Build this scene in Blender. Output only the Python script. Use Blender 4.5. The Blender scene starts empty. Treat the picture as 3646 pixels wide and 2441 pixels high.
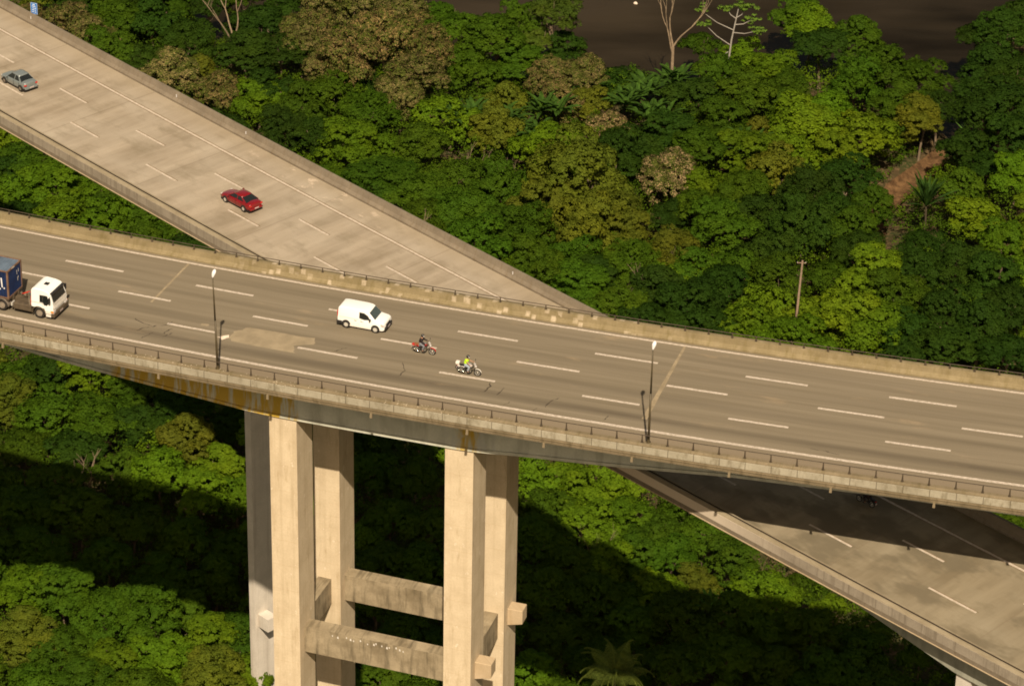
import bpy, bmesh, math, random
import numpy as np
from mathutils import Vector, Matrix
R = math.radians
sc = bpy.context.scene
col = sc.collection

# ---------------------------------------------------------------- camera
PITCH, ROLL, DIST, FPX = 0.5155209, 0.0196458, 277.9029, 12028.4248
fw = Vector((0, math.cos(PITCH), -math.sin(PITCH)))
rt = Vector((1, 0, 0)); up = rt.cross(fw)
r2 = rt*math.cos(ROLL)+up*math.sin(ROLL); u2 = up*math.cos(ROLL)-rt*math.sin(ROLL)
cam_d = bpy.data.cameras.new('camera'); cam = bpy.data.objects.new('camera', cam_d); col.objects.link(cam)
cam.matrix_world = Matrix(((r2.x, u2.x, -fw.x, 0), (r2.y, u2.y, -fw.y, -DIST*fw.y), (r2.z, u2.z, -fw.z, -DIST*fw.z), (0, 0, 0, 1)))
cam_d.sensor_width = 36; cam_d.lens = 36*FPX/3646; cam_d.clip_end = 6000; cam_d.clip_start = 1
sc.camera = cam

# ---------------------------------------------------------------- sky, sun, exposure
w = bpy.data.worlds.new('World'); sc.world = w; w.use_nodes = True
nt = w.node_tree; bg = nt.nodes['Background']
sky = nt.nodes.new('ShaderNodeTexSky'); sky.sky_type = 'NISHITA'; sky.sun_disc = False
SUN_EL, SUN_AZ = R(46.79), R(178.0)
sky.sun_elevation = SUN_EL; sky.sun_rotation = SUN_AZ
sky.air_density = 1.0; sky.dust_density = 2.0
wb = nt.nodes.new('ShaderNodeMix'); wb.data_type = 'RGBA'; wb.blend_type = 'MULTIPLY'; wb.inputs['Factor'].default_value = 1
wb.inputs[7].default_value = (1.0, 0.78, 0.52, 1)
nt.links.new(sky.outputs[0], wb.inputs[6]); nt.links.new(wb.outputs[2], bg.inputs['Color'])
bg.inputs['Strength'].default_value = 0.068
sd = bpy.data.lights.new('sun', 'SUN'); sun = bpy.data.objects.new('sun', sd); col.objects.link(sun)
sd.energy = 4.3; sd.angle = R(0.53); sd.color = (1.0, 0.85, 0.65)
Lt = Vector((-0.0238434, 0.6842574, -0.7288507))
sun.rotation_euler = Lt.to_track_quat('-Z', 'Y').to_euler(); sun.location = (0, -60, 80)
sc.view_settings.view_transform = 'Standard'; sc.view_settings.look = 'None'
sc.cycles.filter_width = 1.8
sc.view_settings.exposure = 0.71; sc.view_settings.gamma = 1

# ---------------------------------------------------------------- object helpers
def tag(o, label=None, cat=None, group=None, kind=None):
    if label: o['label'] = label
    if cat: o['category'] = cat
    if group: o['group'] = group
    if kind: o['kind'] = kind
    return o
def empty(name, loc=(0, 0, 0), rz=0, parent=None):
    o = bpy.data.objects.new(name, None); col.objects.link(o)
    o.location = loc; o.rotation_euler = (0, 0, rz)
    if parent: o.parent = parent
    return o
def link(o, parent=None):
    col.objects.link(o)
    if parent: o.parent = parent
    return o
def np_mesh(name, V, F, mats=None, uv=None, smooth=False):
    """V (n,3), F (m,k) arrays -> mesh"""
    me = bpy.data.meshes.new(name); V = np.asarray(V, np.float32); F = np.asarray(F, np.int32)
    m, k = F.shape
    me.vertices.add(len(V)); me.vertices.foreach_set('co', V.ravel())
    me.loops.add(m*k); me.loops.foreach_set('vertex_index', F.ravel())
    me.polygons.add(m); me.polygons.foreach_set('loop_start', np.arange(0, m*k, k, dtype=np.int32))
    me.polygons.foreach_set('loop_total', np.full(m, k, np.int32))
    if smooth: me.polygons.foreach_set('use_smooth', np.ones(m, bool))
    me.update(calc_edges=True)
    if uv is not None:
        l = me.uv_layers.new(name='UVMap'); l.data.foreach_set('uv', np.asarray(uv, np.float32).ravel())
    return me
class MB:
    def __init__(s): s.v = []; s.f = []; s.uv = []
    def add(s, vs, fs, uvs=None):
        n = len(s.v); s.v += [tuple(v) for v in vs]; s.f += [tuple(i+n for i in f) for f in fs]
        if uvs: s.uv += uvs
        return s
    def box(s, x0, x1, y0, y1, z0, z1):
        return s.add([(x0, y0, z0), (x1, y0, z0), (x1, y1, z0), (x0, y1, z0), (x0, y0, z1), (x1, y0, z1), (x1, y1, z1), (x0, y1, z1)],
                     [(0, 3, 2, 1), (4, 5, 6, 7), (0, 1, 5, 4), (1, 2, 6, 5), (2, 3, 7, 6), (3, 0, 4, 7)])
    def prism(s, prof, y0, y1, wf=None):
        """profile in xz extruded over y; wf(z) scales |y|"""
        n = len(prof); wf = wf or (lambda z: 1)
        a = [(x, y0*wf(z), z) for x, z in prof]; b = [(x, y1*wf(z), z) for x, z in prof]
        return s.add(a+b, [tuple(range(n))[::-1] if y0 > y1 else tuple(range(n)), tuple(range(n, 2*n))[::-1] if y0 <= y1 else tuple(range(n, 2*n))] +
                     [(i, (i+1) % n, (i+1) % n+n, i+n)[::-1] for i in range(n)])
    def cyl(s, p0, p1, r0, r1=None, n=12, cap=True):
        r1 = r0 if r1 is None else r1; p0 = Vector(p0); p1 = Vector(p1); d = (p1-p0).normalized()
        a = d.orthogonal().normalized(); b = d.cross(a); vs = []
        for p, r in ((p0, r0), (p1, r1)):
            for i in range(n):
                t = 2*math.pi*i/n; vs.append(p+a*math.cos(t)*r+b*math.sin(t)*r)
        fs = [(i, (i+1) % n, (i+1) % n+n, i+n) for i in range(n)]
        if cap: fs += [tuple(range(n))[::-1], tuple(range(n, 2*n))]
        return s.add(vs, fs)
    def tube(s, pts, rad, n=6):
        for i in range(len(pts)-1):
            ra = rad[i] if hasattr(rad, '__len__') else rad; rb = rad[i+1] if hasattr(rad, '__len__') else rad
            s.cyl(pts[i], pts[i+1], ra, rb, n)
        return s
    def ring(s, c, axis, R0, r, n=20, m=8, flat=1.0):
        c = Vector(c); ax = Vector(axis).normalized(); a = ax.orthogonal().normalized(); b = ax.cross(a); vs = []
        for i in range(n):
            t = 2*math.pi*i/n; d = a*math.cos(t)+b*math.sin(t)
            for j in range(m):
                u = 2*math.pi*j/m; vs.append(c+d*(R0+r*math.cos(u))+ax*(r*flat*math.sin(u)))
        return s.add(vs, [(i*m+j, ((i+1) % n)*m+j, ((i+1) % n)*m+(j+1) % m, i*m+(j+1) % m) for i in range(n) for j in range(m)])
    def quad(s, *p, t=0.0):
        return s.add(p, [tuple(range(len(p)))])
    def build(s, name, mat, parent=None, bevel=0, seg=2, smooth=False, loc=None):
        me = bpy.data.meshes.new(name); me.from_pydata([tuple(v) for v in s.v], [], s.f); me.update()
        bm = bmesh.new(); bm.from_mesh(me); bmesh.ops.recalc_face_normals(bm, faces=bm.faces); bm.to_mesh(me); bm.free()
        if s.uv and len(s.uv) == len(s.v):
            l = me.uv_layers.new(name='UVMap')
            for lp in me.loops: l.data[lp.index].uv = s.uv[lp.vertex_index]
        if smooth: me.polygons.foreach_set('use_smooth', [True]*len(me.polygons))
        if mat: me.materials.append(mat)
        o = bpy.data.objects.new(name, me); link(o, parent)
        if loc: o.location = loc
        if bevel:
            b = o.modifiers.new('bevel', 'BEVEL'); b.width = bevel; b.segments = seg; b.limit_method = 'ANGLE'; b.angle_limit = R(25)
        return o

# ---------------------------------------------------------------- node helpers
def srgb(r, g, b): return tuple(((c/255)/12.92 if c/255 < .04045 else ((c/255+.055)/1.055)**2.4) for c in (r, g, b))
class N:
    def __init__(s, name, rough=.85, spec=.25):
        s.m = bpy.data.materials.new(name); s.m.use_nodes = True; s.t = s.m.node_tree
        s.b = s.t.nodes['Principled BSDF']; s.b.inputs['Roughness'].default_value = rough
        s.b.inputs['Specular IOR Level'].default_value = spec
    def new(s, t, **k):
        n = s.t.nodes.new(t)
        for a, v in k.items(): setattr(n, a, v)
        return n
    def l(s, a, b): s.t.links.new(a, b)
    def uv(s, sx=1, sy=1, src='UV'):
        tc = s.new('ShaderNodeTexCoord'); mp = s.new('ShaderNodeMapping'); mp.inputs['Scale'].default_value = (sx, sy, sy)
        s.l(tc.outputs[src], mp.inputs[0]); return mp.outputs[0]
    def noise(s, vec, scale, detail=3, rough=.55, dist=0):
        n = s.new('ShaderNodeTexNoise'); n.inputs['Scale'].default_value = scale; n.inputs['Detail'].default_value = detail
        n.inputs['Roughness'].default_value = rough; n.inputs['Distortion'].default_value = dist
        if vec is not None: s.l(vec, n.inputs['Vector'])
        return n.outputs['Fac']
    def rng(s, v, a, b, c=0., d=1., smooth=False):
        n = s.new('ShaderNodeMapRange'); n.inputs[1].default_value = a; n.inputs[2].default_value = b
        n.inputs[3].default_value = c; n.inputs[4].default_value = d
        if smooth: n.interpolation_type = 'SMOOTHSTEP'
        s.l(v, n.inputs[0]); return n.outputs[0]
    def math(s, op, a, b=None):
        n = s.new('ShaderNodeMath', operation=op)
        for i, x in enumerate((a, b)):
            if x is None: continue
            if isinstance(x, (int, float)): n.inputs[i].default_value = x
            else: s.l(x, n.inputs[i])
        return n.outputs[0]
    def mix(s, f, a, b, mode='MIX'):
        n = s.new('ShaderNodeMix', data_type='RGBA', blend_type=mode)
        if isinstance(f, (int, float)): n.inputs['Factor'].default_value = f
        else: s.l(f, n.inputs['Factor'])
        for i, x in ((6, a), (7, b)):
            if isinstance(x, (tuple, list)): n.inputs[i].default_value = (*x[:3], 1)
            else: s.l(x, n.inputs[i])
        return n.outputs[2]
    def sep(s, vec):
        n = s.new('ShaderNodeSeparateXYZ'); s.l(vec, n.inputs[0]); return n.outputs
    def out(s, c, bump=None, bs=.1, bd=.02):
        if isinstance(c, tuple): s.b.inputs['Base Color'].default_value = (*c[:3], 1)
        else: s.l(c, s.b.inputs['Base Color'])
        if bump is not None:
            n = s.new('ShaderNodeBump'); n.inputs['Strength'].default_value = bs; n.inputs['Distance'].default_value = bd
            s.l(bump, n.inputs['Height']); s.l(n.outputs[0], s.b.inputs['Normal'])
        return s.m
def plain(name, c, rough=.5, spec=.4, metal=0, var=.12, scale=3, coat=0):
    n = N(name, rough, spec); n.b.inputs['Metallic'].default_value = metal; n.b.inputs['Coat Weight'].default_value = coat
    v = n.noise(n.uv(src='Object'), scale, 4)
    return n.out(n.mix(n.rng(v, .3, .7), tuple(x*(1-var) for x in c), tuple(min(1, x*(1+var)) for x in c)))

M = {}
def road_asphalt():
    n = N('asphalt', .9, .15); u = n.uv(); s_, t_, _ = n.sep(u)
    long = n.noise(n.uv(.035, 1.5), 1, 5, .6)              # streaks along the traffic
    base = n.mix(n.rng(long, .33, .68), (.150, .123, .083), (.206, .171, .120))
    # oil drips and wheel paths: a dark band down the middle of each lane, stronger in the slow lanes
    band = None
    for c, wd, k in ((-12.25, .95, .68), (-8.75, .95, .36), (-5.05, .8, .17), (-1.75, .8, .14)):
        d = n.math('ABSOLUTE', n.math('SUBTRACT', t_, c)); g = n.math('MULTIPLY', n.rng(d, 0, wd, 1, 0, True), k)
        band = g if band is None else n.math('ADD', band, g)
    wob = n.rng(n.noise(n.uv(.06, .5), 1, 4), .3, .7, .55, 1.15)
    base = n.mix(n.math('MULTIPLY', band, wob), base, (.070, .056, .038))
    sh = n.rng(n.math('ABSOLUTE', n.math('SUBTRACT', t_, -15.4)), .2, 1.6, .55, 0, True)
    base = n.mix(sh, base, (.205, .157, .105))
    dusty = n.math('MULTIPLY', n.rng(n.noise(n.uv(.16, .55), 1, 5, .65), .58, .74, 0, .5, True), n.rng(t_, -9.5, -7.0, .5, 1))
    base = n.mix(dusty, base, (.30, .225, .14))
    fine = n.noise(n.uv(1, 1), 9, 4, .7)
    base = n.mix(n.rng(fine, .3, .7, .0, .22), base, (.08, .06, .04))
    return n.out(base, n.noise(n.uv(1, 1), 25, 2), .15, .01)
def road_concrete():
    n = N('road_concrete', .9, .15); u = n.uv(); s_, t_, _ = n.sep(u)
    tr = n.noise(n.uv(.55, .07), 1, 5, .62)                # floats drawn across the slab
    base = n.mix(n.rng(tr, .36, .64), (.222, .180, .128), (.330, .275, .205))
    big = n.noise(n.uv(.09, .13), 1, 4, .6)
    base = n.mix(n.rng(big, .4, .7, 0, .55), base, (.385, .338, .270))
    dk = n.noise(n.uv(.12, .22), 2.1, 5, .65)
    base = n.mix(n.rng(dk, .52, .72, 0, .6), base, (.160, .130, .085))
    yel = n.rng(t_, .6, 2.6, 0, .5)
    base = n.mix(yel, base, (.270, .217, .145))
    s_tone = n.rng(s_, 18, 46, 0, .55, True); base = n.mix(s_tone, base, n.mix(1, base, (.70, .70, .62), 'MULTIPLY'))  # deck colour turns darker and more olive towards higher s
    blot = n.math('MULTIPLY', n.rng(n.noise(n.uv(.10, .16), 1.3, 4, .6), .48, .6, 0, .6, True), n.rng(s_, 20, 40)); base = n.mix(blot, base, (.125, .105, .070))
    rep = n.math('MULTIPLY', n.rng(n.noise(n.uv(.5, .7), 1, 5, .7), .56, .66, 0, .7, True), n.rng(n.math('ABSOLUTE', n.math('SUBTRACT', s_, -28)), 5, 13, 1, 0))
    s_tone = n.rng(s_, 18, 46, 0, .55, True); base = n.mix(s_tone, base, n.mix(1, base, (.70, .70, .62), 'MULTIPLY'))
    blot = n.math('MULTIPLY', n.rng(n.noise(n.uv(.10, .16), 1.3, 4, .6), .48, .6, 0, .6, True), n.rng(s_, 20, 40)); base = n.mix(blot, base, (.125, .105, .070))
    rep = n.math('MULTIPLY', rep, n.rng(t_, .3, .8))
    base = n.mix(rep, base, (.52, .42, .32))
    fine = n.noise(n.uv(1, 1), 7, 4, .7)
    base = n.mix(n.rng(fine, .3, .7, 0, .22), base, (.17, .13, .085))
    # slab joints across the deck
    sj = n.math('ABSOLUTE', n.math('SUBTRACT', n.math('FRACT', n.math('DIVIDE', n.math('ADD', s_, 54.0), 14.3)), .5))
    base = n.mix(n.rng(sj, .492, .499, 0, .33), base, (.14, .105, .07))
    return n.out(base, n.noise(n.uv(1, 1), 25, 2), .15, .01)
def paintb():
    n = N('faded_road_paint', .8, .2); v = n.noise(n.uv(1, 1), 3, 6, .75)
    return n.out(n.mix(n.rng(v, .38, .66), (.50, .43, .36), (.31, .25, .18)))
def paint():
    n = N('road_paint', .7, .3); v = n.noise(n.uv(1, 1), 4, 6, .75)
    return n.out(n.mix(n.rng(v, .42, .66), (.48, .41, .34), (.27, .225, .17)))
def concrete(name, c0, c1, stain=(.12, .09, .045), st=.5, streak=True, us=.9, vs=.12):
    """weathered concrete; UV = (metres along, metres up)"""
    n = N(name, .9, .15)
    a = n.noise(n.uv(.5, .5), 1, 5, .6); base = n.mix(n.rng(a, .3, .7), c0, c1)
    if streak:
        b = n.noise(n.uv(us*2.4, vs), 1, 4, .65); base = n.mix(n.rng(b, .5, .75, 0, st), base, stain)
    f = n.noise(n.uv(1, 1), 6, 5, .7); base = n.mix(n.rng(f, .35, .75, 0, .3), base, tuple(x*.55 for x in c0))
    return n, base
def mk_materials():
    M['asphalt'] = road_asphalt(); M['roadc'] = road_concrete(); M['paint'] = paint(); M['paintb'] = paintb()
    n, b = concrete('pier_concrete', (.490, .395, .265), (.600, .495, .345), (.34, .26, .155), .55, True, .6, .045)
    u = n.uv(); s_, z_, _ = n.sep(u)
    lines = n.math('ABSOLUTE', n.math('SUBTRACT', n.math('FRACT', n.math('DIVIDE', z_, 2.45)), .5))
    b = n.mix(n.rng(lines, .484, .5, 0, .3), b, (.36, .25, .13))
    wp = n.rng(n.noise(n.uv(2.2, 1.1), 1, 3, .6), .66, .69, 0, .6); b = n.mix(wp, b, (.70, .60, .48))
    g = n.rng(n.noise(n.uv(.8, .12), 2, 5, .7), .56, .74, 0, .75); b = n.mix(g, b, (.30, .22, .12))
    M['pier'] = n.out(b, n.noise(n.uv(1, 1), 12, 3), .2, .02)
    n, b = concrete('old_pier_concrete', (.50, .45, .38), (.62, .56, .48), (.24, .19, .14), .5, True, .5, .06)
    M['pierb'] = n.out(b, n.noise(n.uv(1, 1), 12, 3), .2, .02)
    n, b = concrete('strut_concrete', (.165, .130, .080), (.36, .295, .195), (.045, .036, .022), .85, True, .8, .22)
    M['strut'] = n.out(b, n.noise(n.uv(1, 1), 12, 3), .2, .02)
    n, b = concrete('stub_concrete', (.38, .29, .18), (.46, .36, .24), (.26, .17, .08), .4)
    M['stub'] = n.out(b, n.noise(n.uv(1, 1), 12, 3), .2, .02)
    # girder with rust-yellow algae stains at the two pier heads
    n, b = concrete('girder_concrete', (.42, .42, .345), (.56, .555, .46), (.17, .155, .11), .5, True, .4, .15)
    u = n.uv(); s_, z_, _ = n.sep(u)
    edge = n.math('MULTIPLY', n.math('SUBTRACT', n.noise(n.uv(.9, .5), 1, 4, .7), .5), 2.4)
    def win(a, c, k=.35): 
        p = n.rng(n.math('ADD', s_, edge), a-k, a+k); q = n.rng(n.math('ADD', s_, edge), c-k, c+k, 1, 0)
        return n.math('MULTIPLY', p, q)
    m1 = n.math('MAXIMUM', win(-30, -13.9), win(.1, 1.9))
    sk = n.rng(n.noise(n.uv(2.2, .25), 1, 3, .6), .38, .52, .05, .95)
    b = n.mix(n.math('MULTIPLY', m1, sk), b, (.42, .27, .025))
    gl = n.math('MULTIPLY', win(-1.0, 3.0), n.rng(n.noise(n.uv(1.4, .6), 1, 3), .5, .6)); b = n.mix(n.math('MULTIPLY', gl, .5), b, (.40, .40, .37))
    M['girder'] = n.out(b, n.noise(n.uv(1, 1), 12, 3), .2, .02)
    # barrier inner face: mossy with whitewashed patches
    n, b = concrete('mossy_barrier', (.160, .125, .066), (.245, .195, .112), (.11, .085, .025), .6, True, 1.0, .5)
    u = n.uv(); s_, z_, _ = n.sep(u)
    v = n.new('ShaderNodeTexVoronoi', feature='F1', distance='CHEBYCHEV'); v.inputs['Scale'].default_value = 1
    n.l(n.uv(1.7, 1.15), v.inputs['Vector'])
    pick = n.rng(n.sep(v.outputs['Color'])[0], .50, .52); near = n.rng(v.outputs['Distance'], .24, .42, 1, 0)
    reg = n.math('MULTIPLY', n.rng(s_, -26, -22), n.rng(s_, 9, 14, 1, .12))
    b = n.mix(n.math('MULTIPLY', n.math('MULTIPLY', n.math('MULTIPLY', pick, near), reg), n.math('MULTIPLY', .75, n.rng(n.noise(n.uv(3, 1.5), 1, 4), .35, .6, .45, 1))), b, (.42, .345, .25))
    M['moss'] = n.out(b, n.noise(n.uv(1, 1), 14, 3), .3, .02)
    n, b = concrete('fascia_panel', (.25, .22, .16), (.37, .335, .255), (.12, .095, .05), .85, True, .8, .6)
    u = n.uv(); s_, z_, _ = n.sep(u)
    j = n.math('ABSOLUTE', n.math('SUBTRACT', n.math('FRACT', n.math('DIVIDE', s_, 2.0)), .5))
    b = n.mix(n.rng(j, .485, .49, 0, .85), b, (.06, .045, .025)); M['panel'] = n.out(b, n.noise(n.uv(1, 1), 14, 3), .2, .02)
    n, b = concrete('edge_concrete', (.15, .118, .070), (.24, .188, .118), (.08, .06, .03), .8, True, .9, .6); M['edge'] = n.out(b, n.noise(n.uv(1, 1), 14, 3), .3, .03)
    n, b = concrete('barrier_top', (.135, .106, .062), (.205, .162, .102), (.085, .068, .025), .8)
    v = n.new('ShaderNodeTexVoronoi', feature='F1', distance='CHEBYCHEV'); n.l(n.uv(1.1, 1.6), v.inputs['Vector'])
    pick = n.rng(n.sep(v.outputs['Color'])[1], .74, .76); near = n.rng(v.outputs['Distance'], .16, .2, 1, 0)
    u = n.uv(); s_, z_, _ = n.sep(u)
    b = n.mix(n.math('MULTIPLY', n.math('MULTIPLY', pick, near), n.math('MULTIPLY', .85, n.rng(s_, 2, 10, 1, .15))), b, (.60, .51, .38)); M['btop'] = n.out(b)
    n, b = concrete('barrier_concrete', (.145, .118, .085), (.210, .172, .125), (.12, .085, .045), .6, True, 1.1, .5); M['bfar'] = n.out(b, n.noise(n.uv(1, 1), 14, 3), .2, .02)
    n, b = concrete('stained_fascia', (.215, .18, .135), (.31, .265, .205), (.12, .095, .065), .85, True, 1.3, .12)
    u = n.uv(); s_, z_, _ = n.sep(u)
    cl = n.math('MULTIPLY', n.rng(s_, 9, 15), n.rng(s_, 36, 44, 1, 0)); b = n.mix(n.math('MULTIPLY', cl, .85), b, (.50, .42, .33)); M['bfas'] = n.out(b, n.noise(n.uv(1, 1), 14, 3), .2, .02)
    n, b = concrete('lower_cap', (.19, .155, .10), (.27, .225, .155), (.13, .10, .06), .5, True, .2, 2.0); M['bcap'] = n.out(b)
    n, b = concrete('lower_girder_concrete', (.24, .24, .19), (.36, .35, .28), (.12, .115, .09), .5, True, .5, .2); M['bgird'] = n.out(b)
    M['gap'] = plain('joint_gap', (.03, .022, .014), .9, .1)
    M['rail'] = plain('rail_steel', (.052, .038, .024), .65, .3, 0, .3)
    M['pole'] = plain('pole_steel', (.060, .045, .022), .55, .4, 0, .3)
    M['lampw'] = plain('lamp_shell', (.62, .60, .60), .35, .5)
    M['joint'] = plain('joint_mortar', (.245, .195, .125), .9, .1, 0, .2, 1.5)
    M['redm'] = plain('scarlet_paint', (.42, .018, .015), .25, .5, 0, .06, 1, .5)
    M['patch'] = plain('patch_concrete', (.238, .192, .126), .9, .1, 0, .16, .9)
    M['crack'] = plain('crack_sealant', (.050, .038, .027), .8, .2)
    M['white'] = plain('white_paint', (.74, .73, .70), .32, .5, 0, .02, 1, .3)
    M['whitegrey'] = plain('off_white_paint', (.60, .56, .50), .45, .4, 0, .06)
    M['red'] = plain('red_paint', (.16, .004, .006), .22, .5, 0, .06, 1, .6)
    M['silver'] = plain('silver_paint', (.20, .225, .22), .3, .5, .35, .06, 1, .5)
    M['glass'] = plain('tinted_glass', (.012, .014, .014), .06, .6, 0, .1)
    M['glassg'] = plain('windscreen_glass', (.045, .06, .055), .08, .6, 0, .1)
    M['black'] = plain('black_plastic', (.018, .016, .015), .55, .35, 0, .2)
    M['tyre'] = plain('tyre_rubber', (.022, .019, .016), .85, .2, 0, .2)
    M['rim'] = plain('wheel_alloy', (.55, .52, .46), .35, .5, .3, .1)
    M['rimdirty'] = plain('dusty_wheel', (.20, .165, .125), .7, .3, 0, .2)
    M['taill'] = plain('red_lens', (.42, .02, .015), .2, .6)
    M['amber'] = plain('amber_lens', (.75, .22, .03), .25, .6)
    M['lens'] = plain('clear_lens', (.45, .42, .40), .15, .6)
    M['plate'] = plain('grey_plate', (.42, .34, .32), .5, .3)
    M['navy'] = plain('navy_steel', (.007, .018, .062), .5, .35, 0, .25, 1.2)
    M['navytop'] = plain('faded_navy_roof', (.085, .115, .155), .65, .3, 0, .3, .8)
    M['rust'] = plain('rusty_frame', (.145, .085, .055), .75, .25, 0, .3, 2)
    M['chassis'] = plain('dusty_chassis', (.075, .056, .036), .8, .2, 0, .3, 2)
    M['fender'] = plain('grey_mudguard', (.17, .14, .11), .7, .3, 0, .2, 2)
    M['redh'] = plain('red_hose', (.52, .05, .025), .5, .4)
    M['chrome'] = plain('chrome', (.62, .58, .50), .15, .6, .9, .05)
    M['engine'] = plain('engine_metal', (.16, .14, .11), .4, .5, .5, .2)
    M['jacketd'] = plain('black_jacket', (.022, .016, .015), .8, .2)
    M['jackety'] = plain('lime_vest', (.48, .80, .02), .7, .2)
    M['jeans'] = plain('grey_jeans', (.15, .155, .17), .85, .2)
    M['jeansl'] = plain('pale_jeans', (.26, .29, .33), .85, .2)
    M['skin'] = plain('skin', (.32, .17, .10), .6, .3)
    M['helmet'] = plain('black_helmet', (.022, .020, .018), .25, .5)
    M['brownh'] = plain('brown_seat', (.20, .07, .02), .6, .3)
    M['blue'] = plain('sign_blue', (.015, .13, .42), .5, .4, 0, .1)
    M['signw'] = plain('sign_white', (.60, .64, .68), .5, .3)
    M['wood'] = plain('weathered_wood', (.235, .165, .115), .85, .2, 0, .25, 2)
    M['bark'] = plain('grey_bark', (.155, .115, .075), .9, .15, 0, .3, 3)
    M['palmbark'] = plain('dark_palm_bark', (.06, .046, .028), .9, .15, 0, .3, 3)
    M['deadbark'] = plain('pale_dead_bark', (.21, .155, .10), .9, .15, 0, .3, 3)
    M['whitebark'] = plain('white_bark', (.27, .245, .21), .85, .15, 0, .2, 3)
    M['rock'] = plain('pale_rock', (.62, .50, .40), .8, .2, 0, .2, 3)
mk_materials()
def leafmat(name, tr=.32, var=.24, warm=(1.30, 1.12, .8), sc_=1.6):
    n = N(name, .75, .08); oi = n.new('ShaderNodeObjectInfo'); g = n.new('ShaderNodeNewGeometry')
    rnd = g.outputs['Random Per Island']
    n2 = n.noise(n.uv(src='Object'), sc_, 3)
    br = n.rng(rnd, 0, 1, 1-var, 1+var)
    c = n.new('ShaderNodeVectorMath', operation='SCALE'); n.l(oi.outputs['Color'], c.inputs[0]); n.l(br, c.inputs['Scale'])
    c2 = n.mix(n.rng(n2, .40, .66, 0, .7), c.outputs[0], n.mix(1, c.outputs[0], warm, 'MULTIPLY'))
    n.l(c2, n.b.inputs['Base Color'])
    t = n.new('ShaderNodeBsdfTranslucent'); n.l(n.mix(1, c2, (1.1, 1.2, .5), 'MULTIPLY'), t.inputs[0])
    mx = n.new('ShaderNodeMixShader'); mx.inputs[0].default_value = tr
    n.l(n.b.outputs[0], mx.inputs[1]); n.l(t.outputs[0], mx.inputs[2]); n.l(mx.outputs[0], n.t.nodes['Material Output'].inputs[0])
    return n.m
M['leaf'] = leafmat('green_foliage'); M['leafu'] = leafmat('undergrowth_foliage', warm=(2.2, 1.9, .9), sc_=.16)
def flowermat():
    n = N('brown_blossom_foliage', .75, .15); oi = n.new('ShaderNodeObjectInfo'); g = n.new('ShaderNodeNewGeometry')
    rnd = g.outputs['Random Per Island']; br = n.rng(n.math('FRACT', n.math('MULTIPLY', rnd, 7.31)), 0, 1, .6, 1.5)
    cl = n.noise(n.uv(src='Object'), 3.2, 2)
    c = n.mix(n.rng(n.math('ADD', rnd, n.math('MULTIPLY', n.math('SUBTRACT', cl, .5), 2.6)), .50, .72), (.050, .060, .007), oi.outputs['Color'])
    v = n.new('ShaderNodeVectorMath', operation='SCALE'); n.l(c, v.inputs[0]); n.l(br, v.inputs['Scale'])
    return n.out(v.outputs[0])
M['flower'] = flowermat()

# ---------------------------------------------------------------- curved road frames (s along, t across to the left, dz up)
class Frame:
    def __init__(s, th, k, x0, y0, zf): s.th, s.k, s.x0, s.y0, s.zf = th, k, x0, y0, zf
    def p(s, a, t, dz=0.0):
        Rr = 1/s.k; X = (Rr-t)*math.sin(a*s.k); Y = Rr-(Rr-t)*math.cos(a*s.k)
        x = s.x0+X*math.cos(s.th)-Y*math.sin(s.th); y = s.y0+X*math.sin(s.th)+Y*math.cos(s.th)
        return (x, y, s.zf(x, y)+dz)
    def abs(s, a, t, z): q = s.p(a, t); return (q[0], q[1], z)
    def h(s, a): return s.th+s.k*a
A = Frame(-0.3108105, 0.00137533, 0.0, 4.0745861, lambda x, y: 0.0169838*x)
_tb = -0.7776857
B = Frame(_tb, 0.00026771, -0.03914, 22.873664, lambda x, y: -9.375959-0.0216038*(math.cos(_tb)*x+math.sin(_tb)*y))

def sweep(name, F, prof, s0, s1, mat, parent=None, step=2.0, closed=True, zmod=None, caps=True):
    """profile of (t, z) swept along the road; UV = (metres along, t+z)"""
    n = max(1, int(round((s1-s0)/step))); ss = [s0+(s1-s0)*i/n for i in range(n+1)]; m = MB(); k = len(prof)
    vs = []; uv = []
    for a in ss:
        for (t, z) in prof:
            if zmod: z = zmod(a, t, z)
            vs.append(F.p(a, t, z)); uv.append((a, z+t))
    fs = []; e = k if closed else k-1
    for i in range(n):
        for j in range(e): fs.append((i*k+j, i*k+(j+1) % k, (i+1)*k+(j+1) % k, (i+1)*k+j))
    if closed and caps: fs += [tuple(range(k)), tuple(range(n*k, n*k+k))]
    m.add(vs, fs, uv); return m.build(name, mat, parent)
def strip(m, F, s0, s1, ta, tb, dz, step=3.0):
    n = max(1, int(math.ceil((s1-s0)/step))); vs = []; uv = []
    for i in range(n+1):
        a = s0+(s1-s0)*i/n
        vs += [F.p(a, ta, dz), F.p(a, tb, dz)]; uv += [(a, ta), (a, tb)]
    m.add(vs, [(2*i, 2*i+1, 2*i+3, 2*i+2) for i in range(n)], uv)

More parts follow.
